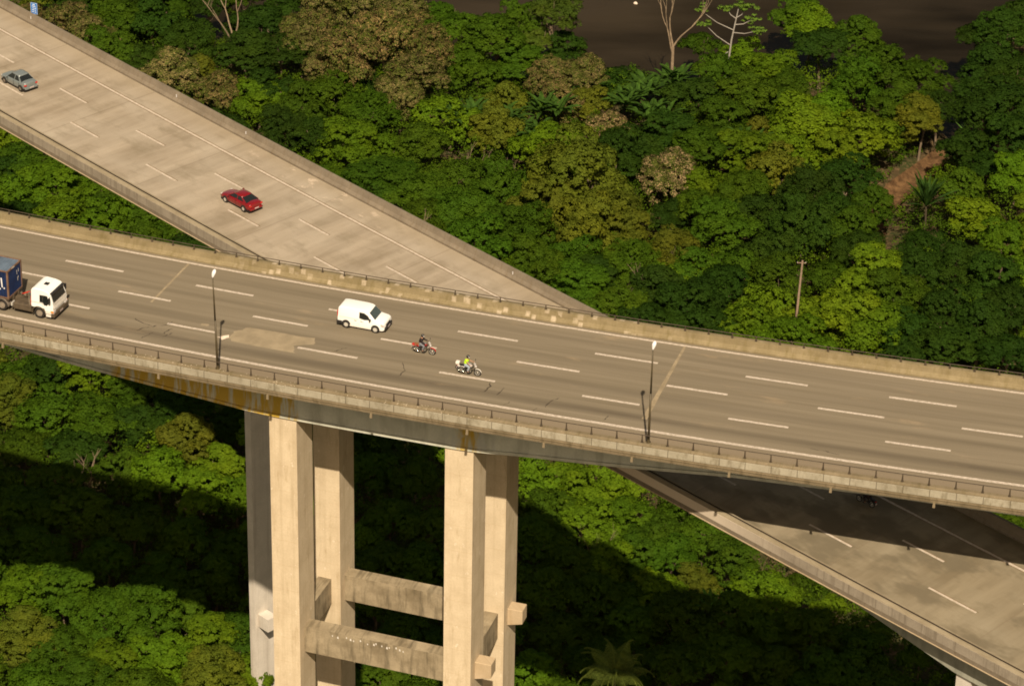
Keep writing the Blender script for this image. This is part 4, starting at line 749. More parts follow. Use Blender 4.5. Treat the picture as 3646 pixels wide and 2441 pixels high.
def plant(name, cat, x, y, z, mesh, n, sc_, colr, label, tilt=(.0, .5), trunk=0, group=None, seed=1, clumps=1, spread=0):
    root = empty(name, (x, y, z-trunk)); tag(root, label, cat, group); rr = random.Random(seed)
    if trunk: m = MB(); m.tube([(0, 0, 0), (.1, 0, trunk*.5), (0, 0, trunk)], [.17, .13, .12], 8); m.build('trunk', M['palmbark'], root)
    for k in range(n*clumps):
        o = bpy.data.objects.new('frond', mesh); link(o, root); c = k//n
        ox, oy = (rr.uniform(-spread, spread), rr.uniform(-spread, spread)*1.0) if k % n == 0 else (ox, oy)
        o.location = (ox, oy, trunk); o.rotation_euler = (rr.uniform(-.15, .15), -rr.uniform(*tilt), 2*math.pi*(k % n)/n+rr.uniform(-.3, .3)); s = sc_*rr.uniform(.75, 1.15); o.scale = (s, s, s)
        f = rr.uniform(.75, 1.25); o.color = (colr[0]*f, colr[1]*f, colr[2]*f, 1)
plant('feather_palm', 'palm', 11.0, 38.4, -59.6, FEATHER, 36, 1.02, (.095, .125, .022), 'feathery palm with drooping fronds at the bottom edge, half in shadow', (-.75, .35), 10.8, None, 3)
plant('fan_palm', 'palm', 53.6, 150.5, -63.6, FAN, 40, 1.75, (.026, .060, .010), 'spiky palm with stiff straight leaves below the dirt gully on the right', (-.5, .55), 4.6, None, 4)
plant('fan_palm', 'palm', 61.5, 171.0, -64.0, FAN, 12, 1.1, (.05, .11, .02), 'small palm with a few stiff leaves leaning out over the narrow creek', (-.3, .3), 5, None, 5)
plant('banana_plant', 'banana plant', 21.4, 54.9, -63.5, BAN, 8, 1.1, (.06, .14, .02), 'banana plant with broad upright leaves on the lit slope below the pale viaduct', (.0, .5), 4, None, 6)
for k, (x, y, lab) in enumerate(((4.5, 178, 'clump of long blade leaves left of the brown tree group'), (8.5, 184, 'clump of long blade leaves beneath the large domed green tree'), (-7.5, 176, 'left end of the blade-leaf thicket behind the brown trees'), (-2.0, 173.5, 'clump of long blade leaves in the middle of the blade-leaf thicket'), (15.5, 180.5, 'clump of long blade leaves beside the pale brown crown'), (18.5, 184.5, 'clump of long blade leaves behind the pale brown crown, below the river'), (19.5, 177.5, 'clump of long blade leaves right of the pale brown crown'), (22.0, 187, 'clump of long blade leaves at the foot of the large bare tree'), (32.5, 167.5, 'small clump of blade leaves among dark trees right of centre'), (1.5, 170, 'lower clump of blade leaves beside the twiggy leafless tree'))):
    plant('blade_leaf_clump', 'plant', x, y, -63.9, BAN, 7, 1.25, (.032, .070, .009), lab, (-.6, .1), 0, 'blade-leaved clumps along the river side', 20+k, 6, 2.0)

# things in the river, dirt and litter
for k, (x, y, lab) in enumerate(((-15.1, 232.5, 'small pale rock in the river left of the large domed tree, upper one'), (-15.5, 230.8, 'small pale rock in the river left of the large domed tree, lower one'), (-3.0, 240, 'small pale rock in the river at the top edge beside the domed tree'), (6.0, 240, 'small pale rock in the river at the top edge'), (6.0, 228.8, 'small pale rock in the river between the domed and the pale green tree'), (17.8, 231.0, 'small pale rock in the river left of the large bare tree'))):
    rr = random.Random(k); m = MB(); n = 7; rings = [(0, .34), (.2, .30), (.34, .12)]
    vs = [(math.cos(6.283*i/n)*q*rr.uniform(.8, 1.2), math.sin(6.283*i/n)*q*rr.uniform(.6, .9), h*rr.uniform(.9, 1.1)) for h, q in rings for i in range(n)]
    m.add(vs, [(i*n+j, i*n+(j+1) % n, (i+1)*n+(j+1) % n, (i+1)*n+j) for i in range(2) for j in range(n)]+[tuple(range(2*n, 3*n))])
    o = m.build('rock', M['rock'], loc=(x, y, -71.24), smooth=True); tag(o, lab, 'rock', 'pale rocks in the river')
def utility_pole():
    r = empty('utility_pole', (34.4, 119.0, -69.8)); tag(r, 'leaning weathered wooden utility pole without wires, standing in the bright foliage', 'utility pole')
    m = MB(); m.cyl((0, 0, 0), (.55, 0, 14.6), .19, .12, 10); m.build('post', M['wood'], r)
    m = MB(); m.box(-.1, 1.0, -.04, .04, 14.25, 14.33); m.build('crossarm', M['wood'], r)
    for x in (-.05, .95): m = MB(); m.cyl((x, 0, 14.33), (x, 0, 14.43), .04, .03, 8); m.build('insulator', M['lens'], r)
utility_pole()
def road_sign():
    p = B.p(-75.6, 4.4, .4); r = empty('road_sign', p, -.35); r.scale = (.62, .62, .66); tag(r, 'blue road sign with pale border standing beyond the pale viaduct barrier at top left', 'road sign')
    m = MB(); m.box(-.62, .62, -.03, .03, 0, 1.9); m.build('panel', M['blue'], r)
    m = MB()
    for x0, x1, z0, z1 in ((-.60, .60, 0.02, .06), (-.60, .60, 1.84, 1.88), (-.60, -.56, .06, 1.84), (.56, .60, .06, 1.84)): m.box(x0, x1, -.045, -.033, z0, z1)
    m.build('border', M['signw'], r)
    m = MB()
    for z0, x0, x1 in ((.3, -.35, -.05), (.3, .08, .38), (.62, -.38, .02), (.62, .12, .34), (.94, -.30, -.02), (.94, .06, .40), (1.26, -.36, .30), (1.54, -.25, .2)): m.box(x0, x1, -.042, -.032, z0, z0+.13)
    m.build('lettering', M['signw'], r)
    m = MB(); m.cyl((-.45, .1, -.6), (-.45, .1, 1.8), .05, .05, 8); m.cyl((.45, .1, -.6), (.45, .1, 1.8), .05, .05, 8); m.box(-1.5, .45, .06, .14, .10, .18); m.build('bracket', M['rail'], r)
road_sign()

# ---------------------------------------------------------------- vehicles (local x forward, origin on the road under the front axle)
def loft(sections):
    """sections: list of (x, [(y,z)...]) half outlines bottom->top, mirrored and joined into a closed skin"""
    m = MB(); k = len(sections[0][1]); vs = []
    for x, h in sections: vs += [(x, y, z) for y, z in h]+[(x, -y, z) for y, z in reversed(h)]
    n = 2*k; fs = [(i*n+j, i*n+(j+1) % n, (i+1)*n+(j+1) % n, (i+1)*n+j) for i in range(len(sections)-1) for j in range(n)]
    fs += [tuple(range(n))[::-1], tuple(range((len(sections)-1)*n, len(sections)*n))]
    return m.add(vs, fs)
def wheel(root, x, y, r, wd, rimm, spokes=5, name='wheel', hub=.62):
    """wheel > tyre, rim ; y sign gives the outer side"""
    s = 1 if y > 0 else -1; w_ = empty(name, (x, y, r), 0, root)
    m = MB(); m.ring((0, 0, 0), (0, 1, 0), r-wd*.34, wd*.34, 24, 8, 1.45); m.build('tyre', M['tyre'], w_, smooth=True)
    m = MB(); m.ring((0, s*wd*.30, 0), (0, 1, 0), r*hub, .018, 20, 6); m.cyl((0, s*wd*.12, 0), (0, s*wd*.16, 0), r*hub, r*hub, 20); m.cyl((0, s*wd*.16, 0), (0, s*wd*.34, 0), r*.17, r*.13, 10)
    for k in range(spokes):
        a = 6.283*k/spokes; c, d = math.cos(a), math.sin(a); q = r*.15
        m.add([(c*r*.1-d*q, s*wd*.32, d*r*.1+c*q), (c*r*.1+d*q, s*wd*.32, d*r*.1-c*q), (c*r*hub+d*q*1.2, s*wd*.28, d*r*hub-c*q*1.2), (c*r*hub-d*q*1.2, s*wd*.28, d*r*hub+c*q*1.2)], [(0, 1, 2, 3)])
    m.build('rim', M[rimm], w_)
    return w_
def patch(m, pts, off=(0, 0, 0), th=.012):
    """a thin closed plate laid on a body surface"""
    p = [Vector(q) for q in pts]; nrm = (p[1]-p[0]).cross(p[2]-p[0]).normalized(); n = len(p)
    m.add([q-nrm*th for q in p]+[q+nrm*th for q in p], [tuple(range(n))[::-1], tuple(range(n, 2*n))]+[(i, (i+1) % n, (i+1) % n+n, i+n) for i in range(n)])
def sedan(loc, rz, paint_, rimm, label, coupe=False):
    root = empty('car', loc, rz); tag(root, label, 'car')
    S = lambda x, w0, zb, zw, zt, cr: (x, [(0, zb), (w0*.86, zb), (w0*.97, zb+.12), (w0, (zb+zw)/2), (w0*.985, zw), (w0*.86, zt-.02), (w0*.45, zt+cr), (0, zt+cr*1.3)])
    if coupe:
        secs = [S(.88, .50, .30, .48, .56, .01), S(.84, .68, .24, .50, .62, .02), (S(.62, .80, .19, .56, .70, .03)), S(.2, .86, .18, .62, .78, .03), S(-.3, .87, .18, .66, .86, .03), S(-.7, .875, .18, .72, .91, .02), S(-1.6, .88, .18, .76, .93, .01), S(-2.3, .87, .18, .78, .95, .01), S(-2.9, .85, .20, .80, .96, .02), S(-3.30, .80, .26, .82, .95, .02), S(-3.46, .70, .32, .78, .90, .01)]
        gb = (-.45, -2.95, -1.05, -2.08, 1.30)
    else:
        secs = [S(.80, .50, .30, .50, .60, .01), S(.76, .70, .24, .54, .68, .02), (S(.55, .80, .19, .60, .76, .03)), S(.15, .84, .18, .66, .84, .03), S(-.25, .85, .18, .70, .90, .03), S(-.6, .855, .18, .76, .93, .02), S(-1.5, .86, .18, .80, .95, .01), S(-2.2, .86, .18, .82, .97, .01), S(-2.8, .84, .20, .86, 1.00, .02), S(-3.15, .80, .26, .88, 1.00, .02), S(-3.30, .70, .32, .82, .96, .01)]
        gb = (-.40, -2.72, -1.00, -2.10, 1.42)
    o = loft(secs).build('body', M[paint_], root, smooth=True); o.modifiers.new('sub', 'SUBSURF').levels = 1; o.modifiers['sub'].render_levels = 2
    xf, xr, tf, tr_, zt = gb; zb = .92; wb_, wt = .76, .56
    # greenhouse: glass all round, painted roof and pillars
    m = MB(); m.add([(xf, wb_, zb), (xf, -wb_, zb), (xr, -wb_, zb+.03), (xr, wb_, zb+.03), (tf, wt, zt-.03), (tf, -wt, zt-.03), (tr_, -wt, zt-.03), (tr_, wt, zt-.03)], [(0, 1, 5, 4), (1, 2, 6, 5), (2, 3, 7, 6), (3, 0, 4, 7), (4, 5, 6, 7), (3, 2, 1, 0)])
    m.build('windows', M['glass'], root, bevel=.02)
    m = MB(); rz_ = [(tf+.04, wt-.03, zt-.035), (tf+.02, wt*.5, zt), (tf, 0, zt+.02)]
    secr = [(tf+.10, [(0, zt-.06), (wt+.03, zt-.06), (wt+.02, zt-.03), (wt*.6, zt-.012), (0, zt-.005)]), (tf-.2, [(0, zt-.05), (wt+.05, zt-.05), (wt+.03, zt), (wt*.6, zt+.03), (0, zt+.04)]), ((tf+tr_)/2, [(0, zt-.05), (wt+.055, zt-.05), (wt+.035, zt+.01), (wt*.6, zt+.045), (0, zt+.055)]), (tr_+.15, [(0, zt-.05), (wt+.05, zt-.05), (wt+.03, zt), (wt*.6, zt+.03), (0, zt+.04)]), (tr_-.10, [(0, zt-.07), (wt+.03, zt-.07), (wt+.02, zt-.04), (wt*.6, zt-.02), (0, zt-.015)])]
    loft(secr).build('roof', M[paint_], root, smooth=True)
    for s in (-1, 1):
        m = MB(); m.tube([(xf, s*(wb_-.005), zb), (tf, s*(wt+.0), zt-.03)], .035, 6); m.build('pillar', M[paint_], root)
        m = MB(); xm = (tf+tr_)/2-.05; m.tube([(xm, s*(wb_+.01), zb), (xm, s*(wt+.02), zt-.04)], .035, 6); m.build('pillar', M[paint_], root)
        m = MB(); q = .36 if coupe else .30; m.add([(xr+q, s*(wb_+.012), zb+.01), (xr-.01, s*(wb_+.006), zb+.03), (tr_-.03, s*(wt+.010), zt-.04), (tr_+.10, s*(wt+.022), zt-.04), (xr+q, s*wb_*.9, zb), (xr, s*wb_*.9, zb), (tr_, s*wt*.9, zt-.04), (tr_+.1, s*wt*.9, zt-.04)], [(0, 1, 2, 3), (4, 5, 1, 0), (5, 6, 2, 1), (6, 7, 3, 2), (7, 4, 0, 3), (7, 6, 5, 4)]); m.build('pillar', M[paint_], root)
        m = MB(); m.box(-.62, -.44, s*.86, s*1.02, .93, 1.04) if s > 0 else m.box(-.62, -.44, -1.02, -.86, .93, 1.04); m.build('mirror', M[paint_], root, bevel=.03)
        m = MB(); m.box(-1.62, -1.44, s*.885-.012, s*.885+.012, .80, .83); m.build('door_handle', M[paint_], root)
        for x in (-.55, -1.52, -2.38):
            m = MB(); m.box(x-.008, x+.008, s*.872-.012, s*.872+.012, .30, .88); m.build('door_seam', M['black'], root)
    e = -3.46 if coupe else -3.30; fr = .88 if coupe else .80
    for s in (-1, 1):
        m = MB(); m.box(e-.015, e+.16, s*.66-.14, s*.66+.14, .66, .80); m.build('tail_light', M['taill'], root, bevel=.03)
        m = MB(); m.box(fr-.16, fr-.02, s*.56-.14, s*.56+.14, .54, .64); m.build('headlight', M['lens'], root, bevel=.03)
    m = MB(); m.box(e-.09, e+.18, -.74, .74, .30, .52); m.build('rear_bumper', M[paint_], root, bevel=.06)
    m = MB(); m.box(fr-.2, fr+.06, -.66, .66, .24, .44); m.build('front_bumper', M[paint_], root, bevel=.06)
    m = MB(); m.box(e-.105, e-.09, -.24, .24, .42, .54); m.build('licence_plate', M['plate'], root)
    m = MB(); m.box(e+.1, fr-.15, -.78, .78, .15, .24); m.build('underside', M['black'], root)
    for x in (0, -2.62):
        for s in (-1, 1):
            m = MB(); n = 14; rr_ = .365
            m.cyl((x, s*.70, .31), (x, s*.868, .31), rr_, rr_, 20); m.build('wheel_arch', M['black'], root)
            wheel(root, x, s*.845, .305, .20, rimm, 5, hub=.72)
    return root
p = B.p(-31.6, -5.80); red_car = sedan(p, B.h(-31.6)+math.pi, 'red', 'rim', 'dark red two-door car with shiny spoked wheels on the pale viaduct', True)
p = B.p(-65.2, -6.25); sedan(p, B.h(-65.2)+math.pi, 'silver', 'rimdirty', 'silver grey sedan driving away at the left edge of the pale viaduct', False)

def van():
    s0 = -9.94; root = empty('van', A.p(s0, -5.05), A.h(s0)); tag(root, 'small white panel van on the upper viaduct behind two motorcycles', 'van')
    W = .86
    T = lambda z: 1 if z < 1.0 else 1-(z-1.0)*.17
    prof = [(.78, .34), (.80, .62), (.74, .86), (.55, .99), (-.04, 1.10), (-.62, 1.70), (-.80, 1.79), (-1.2, 1.84), (-2.9, 1.85), (-3.22, 1.80), (-3.30, 1.70), (-3.36, .80), (-3.36, .30), (.6, .22)]
    secs = []
    m = MB(); m.prism(prof, -W, W, T); o = m.build('body', M['white'], root, bevel=.07, seg=3); 
    for p_ in o.data.polygons: p_.use_smooth = True
    def side(x, z, s, e=.012): return (x, s*(W*T(z)+e), z)
    # windscreen
    a = .012; m = MB(); patch(m, [(-.055, -.74, 1.14), (-.055, .74, 1.14), (-.565, .67, 1.668), (-.565, -.67, 1.668)], th=.014); m.build('windscreen', M['glassg'], root)
    for s in (-1, 1):
        m = MB(); q = [(-1.42, 1.10), (-.98, 1.02), (-.42, 1.08), (-.66, 1.42), (-1.0, 1.60), (-1.42, 1.62)]; pts = [side(x, z, s, .006) for x, z in q]; patch(m, pts if s < 0 else pts[::-1], th=.01); m.build('side_window', M['glass'], root)
        m = MB(); m.box(-.50, -.36, s*.98-.10, s*.98+.10, 1.05, 1.22); m.build('mirror', M['black'], root, bevel=.03)
        m = MB(); q = [(.79, .64), (.72, .86), (.50, .92), (.46, .72), (.60, .62)]; pts = [side(x, z, s, -.02) for x, z in q]; patch(m, pts if s < 0 else pts[::-1], th=.035); m.build('headlight', M['lens'], root, bevel=.01)
        m = MB(); m.box(-3.385, -3.30, s*.76-.07, s*.76+.07, .90, 1.45); m.build('tail_light', M['taill'], root, bevel=.02)
        m = MB(); m.box(-1.34, -1.20, s*.875-.012, s*.875+.012, .96, .99); m.box(-1.66, -1.52, s*.875-.012, s*.875+.012, .98, 1.01); m.build('door_handle', M['whitegrey'], root)
        m = MB(); m.box(-1.50, -1.488, s*.866-.006, s*.866+.006, .34, 1.0); m.box(-.30, -.288, s*.866-.006, s*.866+.006, .34, 1.0); m.box(-3.2, -1.5, s*.866-.006, s*.866+.006, .975, .985); m.build('panel_seam', M['whitegrey'], root)
        m = MB(); m.box(-2.25, -.38, s*.87-.02, s*.87+.02, .22, .36); m.build('side_sill', M['whitegrey'], root, bevel=.01)
        # small illegible grey lettering on the door
        m = MB(); m.box(-1.86, -1.80, s*.869-.008, s*.869+.008, .80, .86); m.box(-1.76, -1.66, s*.869-.008, s*.869+.008, .79, .85); m.box(-1.30, -1.18, s*.869-.008, s*.869+.008, .78, .84); m.box(-1.12, -1.06, s*.869-.008, s*.869+.008, .77, .83); m.build('door_lettering', M['fender'], root)
    m = MB(); m.box(.62, .90, -.80, .80, .28, .56); m.build('front_bumper', M['black'], root, bevel=.08)
    m = MB(); m.box(.66, .845, -.44, .44, .56, .72); m.build('grille', M['black'], root, bevel=.03)
    m = MB(); m.box(.895, .91, -.24, .24, .40, .50); m.build('licence_plate', M['plate'], root)
    m = MB(); m.box(-3.45, -2.92, -.875, .875, .26, .58); m.build('rear_bumper', M['black'], root, bevel=.05)
    for x in (0, -2.58):
        for s in (-1, 1):
            m = MB(); m.cyl((x, s*.66, .33), (x, s*.866, .33), .385, .385, 22); m.build('wheel_arch', M['black'], root)
            wheel(root, x, s*.85, .315, .20, 'rim', 7, hub=.70)
    m = MB(); m.box(-3.2, .5, -.7, .7, .18, .28); m.build('underside', M['black'], root)
van()

def truck():
    s0 = -36.75; root = empty('truck', A.p(s0, -12.13), A.h(s0)); tag(root, 'white flat-nosed truck tractor in the slow lane pulling a blue container trailer', 'truck')
    W = 1.23
    # cab shell
    prof = [(1.32, .78), (1.36, 1.30), (1.30, 1.72), (1.05, 2.46), (.90, 2.62), (.45, 2.74), (-.35, 2.78), (-.62, 2.70), (-.70, 2.5), (-.72, 1.12), (-.62, 1.02), (.5, 1.02), (.58, .78)]
    m = MB(); m.prism(prof, -W, W, lambda z: 1 if z < 1.75 else 1-(z-1.75)*.085); o = m.build('cab', M['white'], root, bevel=.09, seg=3)
    m = MB(); patch(m, [(1.325, -1.04, 1.70), (1.325, 1.04, 1.70), (1.085, .98, 2.42), (1.085, -.98, 2.42)], th=.02); m.build('windscreen', M['glass'], root, bevel=.01)
    m = MB(); m.box(1.02, 1.30, -1.08, 1.08, 2.44, 2.50); m.build('sun_visor', M['black'], root, bevel=.02)
    for s in (-1, 1):
        m = MB(); e = s*(W*.985); q = [(.12, 1.62), (.44, 1.62), (.52, 1.40), (.78, 1.38), (.98, 1.62), (.86, 2.22), (.78, 2.28), (.12, 2.26)]; pts = [(x, s*(W*(1 if z < 1.75 else 1-(z-1.75)*.085)+.004), z) for x, z in q]; patch(m, pts if s < 0 else pts[::-1], th=.012); m.build('side_window', M['glass'], root)
        m = MB(); m.box(1.06, 1.20, s*1.42-.09, s*1.42+.09, 1.75, 2.25); m.tube([(1.1, s*1.2, 2.3), (1.14, s*1.42, 2.2)], .02); m.tube([(1.1, s*1.2, 1.7), (1.14, s*1.42, 1.8)], .02); m.build('mirror', M['black'], root, bevel=.02)
        m = MB(); m.box(1.10, 1.40, s*1.02-.20, s*1.02+.20, .70, .98); m.build('headlight', M['lens'], root, bevel=.04)
        m = MB(); m.box(1.12, 1.38, s*1.235-.02, s*1.235+.02, .80, .96); m.build('indicator', M['amber'], root, bevel=.01)
        m = MB(); m.box(.62, 1.15, s*1.17-.07, s*1.17+.07, .62, .92); m.box(.66, 1.12, s*1.17-.07, s*1.17+.07, .34, .56); m.build('step', M['whitegrey'], root, bevel=.02)
        m = MB(); m.box(.63, 1.17, s*1.12-.06, s*1.12+.06, .30, .98); m.build('step_recess', M['black'], root)
        m = MB(); n = 12; vs = []                                  # wheel-arch flare
        for i in range(n+1):
            a = math.pi*(-.02+1.04*i/n); vs += [(math.cos(a)*.60, s*.92, .50+math.sin(a)*.60), (math.cos(a)*.60, s*1.245, .50+math.sin(a)*.60), (math.cos(a)*.68, s*1.245, .50+math.sin(a)*.68), (math.cos(a)*.68, s*.92, .50+math.sin(a)*.68)]
        m.add(vs, [(i*4+j, i*4+(j+1) % 4, i*4+4+(j+1) % 4, i*4+4+j) for i in range(n) for j in range(4)]); m.build('wheel_arch', M['chassis'], root)
        m = MB(); m.box(.40, .412, s*1.232-.006, s*1.232+.006, 1.05, 2.3); m.box(-.68, 1.2, s*1.232-.006, s*1.232+.006, 1.52, 1.535); m.build('panel_seam', M['fender'], root)
    m = MB()
    for k in range(6): m.box(1.30, 1.37-.012*k*0, -1.0, 1.0, 1.02+k*.105, 1.09+k*.105)
    m.build('grille', M['whitegrey'], root, bevel=.012)
    m = MB(); m.box(1.26, 1.345, -1.04, 1.04, .98, 1.66); m.build('grille_recess', M['fender'], root)
    m = MB(); m.box(.95, 1.46, -1.22, 1.22, .34, .78); m.build('bumper', M['chassis'], root, bevel=.07)
    m = MB(); m.box(1.455, 1.47, -.26, .26, .50, .63); m.build('licence_plate', M['plate'], root)
    m = MB(); m.box(.02, .42, -.22, .18, 2.74, 2.80); m.build('roof_hatch', M['black'], root, bevel=.01)
    m = MB(); m.box(-4.9, .9, -.43, -.33, .62, .90); m.box(-4.9, .9, .33, .43, .62, .90); m.box(-1.1, .4, -.5, .5, .55, 1.2); m.box(-4.3, -.9, -.5, .5, .80, .86); m.build('frame', M['chassis'], root)
    m = MB(); m.box(-2.45, -.75, -1.20, -.62, .42, 1.02); m.build('fuel_tank', M['chassis'], root, bevel=.10, seg=3)
    m = MB(); m.box(-2.2, -.8, .62, 1.18, .45, 1.0); m.build('battery_box', M['chassis'], root, bevel=.05)
    m = MB(); m.box(-2.62, -2.50, -1.22, -.72, .66, .96); m.box(-2.66, -2.62, -1.16, -.8, .70, .92); m.build('side_lamp_cluster', M['rim'], root, bevel=.02)
    m = MB(); m.tube([(-.85, -.85, 1.1), (-.95, -.75, 1.7), (-1.25, -.5, 1.9), (-1.9, -.3, 1.5)], .035, 6); m.tube([(-.85, -.7, 1.1), (-.92, -.6, 1.9), (-1.4, -.2, 1.8), (-2.2, 0, 1.3)], .03, 6); m.tube([(-.90, -1.0, 1.0), (-.88, -.95, 1.55)], .05, 6); m.build('air_hose', M['redh'], root)
    m = MB(); m.box(-1.02, -.86, -1.06, -.92, 1.0, 2.2); m.build('exhaust_stack', M['chrome'], root, bevel=.04)
    for s in (-1, 1):
        m = MB(); n = 12; vs = []
        for i in range(n+1):
            a = math.pi*(0+i/n); vs += [(-3.52+math.cos(a)*.62, s*.66, .52+math.sin(a)*.60), (-3.52+math.cos(a)*.62, s*1.24, .52+math.sin(a)*.60), (-3.52+math.cos(a)*.66, s*1.24, .52+math.sin(a)*.64), (-3.52+math.cos(a)*.66, s*.66, .52+math.sin(a)*.64)]
        m.add(vs, [(i*4+j, i*4+(j+1) % 4, i*4+4+(j+1) % 4, i*4+4+j) for i in range(n) for j in range(4)]); m.build('mudguard', M['fender'], root)
        wheel(root, 0, s*1.05, .50, .30, 'rimdirty', 8, hub=.55); wheel(root, -3.52, s*1.05, .50, .32, 'rimdirty', 8, hub=.55); wheel(root, -3.52, s*.70, .50, .28, 'rimdirty', 8, hub=.55)
    # semi-trailer (separable) and the container standing on it
    tl = empty('semi_trailer', A.p(s0-2.75, -12.13), A.h(s0)); tag(tl, 'dark dusty container trailer behind the white truck, cut by the left edge', 'trailer')
    m = MB(); m.box(-12.2, .1, -.5, -.36, 1.0, 1.26); m.box(-12.2, .1, .36, .5, 1.0, 1.26)
    for x in (-.15, -3, -6, -9, -12): m.box(x-.12, x+.12, -1.2, 1.2, 1.08, 1.24)
    m.build('chassis', M['chassis'], tl)
    for x in (-8.4, -9.65, -10.9):
        for s in (-1, 1): wheel(tl, x, s*1.05, .5, .32, 'rimdirty', 8, hub=.55)
    ct = empty('shipping_container', tuple(Vector(A.p(s0-2.75, -12.13))+Vector((0, 0, 1.265))), A.h(s0)); tag(ct, 'navy blue corrugated shipping container with rusty corner frame on the trailer', 'container')
    Lc, Hc, wc = 12.1, 2.59, 1.2
    def corr(P0, P1, H, inward, n):
        m = MB(); P0 = Vector(P0); P1 = Vector(P1); d = P1-P0; L = d.length; iw = Vector(inward); vs = []; pat = (0, 0, 1, 1)
        for i in range(n*4+1):
            q = P0+d*(i/(n*4)); o_ = iw*(.06 if pat[i % 4] else .02); vs += [q+o_, q+o_+Vector((0, 0, H))]
        m.add(vs, [(2*i, 2*i+1, 2*i+3, 2*i+2) for i in range(n*4)]); return m
    corr((-Lc+.1, -wc, .14), (-.1, -wc, .14), Hc-.26, (0, 1, 0), 44).build('side_wall', M['navy'], ct); corr((-Lc+.1, wc, .14), (-.1, wc, .14), Hc-.26, (0, -1, 0), 44).build('side_wall', M['navy'], ct)
    corr((0, -wc+.1, .14), (0, wc-.1, .14), Hc-.26, (-1, 0, 0), 9).build('end_wall', M['navy'], ct); corr((-Lc, -wc+.1, .14), (-Lc, wc-.1, .14), Hc-.26, (1, 0, 0), 9).build('end_wall', M['navy'], ct)
    m = MB(); vs = []; n = 44
    for i in range(n*4+1): x = -Lc+.08+(Lc-.16)*i/(n*4); z = Hc-.05-(.022 if i % 4 in (2, 3) else 0); vs += [(x, -wc+.05, z), (x, wc-.05, z)]
    m.add(vs, [(2*i, 2*i+1, 2*i+3, 2*i+2) for i in range(n*4)]); m.build('roof_panel', M['navytop'], ct)
    m = MB()
    for x in (-Lc, -.13):
        for y in (-wc-.005, wc-.13): m.box(x, x+.14, y, y+.135, 0, Hc)
    for y in (-wc-.002, wc-.09): m.box(-Lc+.14, -.13, y, y+.09, 0, .13); m.box(-Lc+.14, -.13, y, y+.09, Hc-.09, Hc-.005)
    for x in (-Lc+.002, -.10): m.box(x, x+.10, -wc+.13, wc-.13, Hc-.14, Hc-.008); m.box(x, x+.10, -wc+.13, wc-.13, 0, .13)
    m.build('frame', M['rust'], ct)
    # white lettering fragments cut by the picture edge, and scuffs on the end wall
    m = MB(); e = -wc-.006
    for pts in ([(-1.10, .95), (-.98, .95), (-.86, 1.95), (-.98, 1.95)], [(-.86, .78), (-.72, .78), (-.72, .92), (-.86, .92)], [(-.62, 1.05), (-.50, 1.0), (-.56, 1.9), (-.68, 1.9)], [(-.44, .90), (-.32, .90), (-.32, 1.03), (-.44, 1.03)], [(-1.7, .7), (-1.55, .7), (-1.3, 1.95), (-1.45, 1.95)]): patch(m, [(x, e, z) for x, z in pts], th=.006)
    m.build('lettering', M['lampw'], ct)
    m = MB(); 
    for y0, z0, h_ in ((.35, 1.6, .4), (.42, 1.0, .3), (.62, 1.75, .3), (.55, 1.2, .2)): m.box(.0, .012, y0, y0+.03, z0, z0+h_)
    for y0 in (-.45, -.3, -.18, -.06): m.box(-.08, .006, y0, y0+.08, Hc-.10, Hc-.02)
    m.build('scuff_mark', M['whitegrey'], ct)
truck()

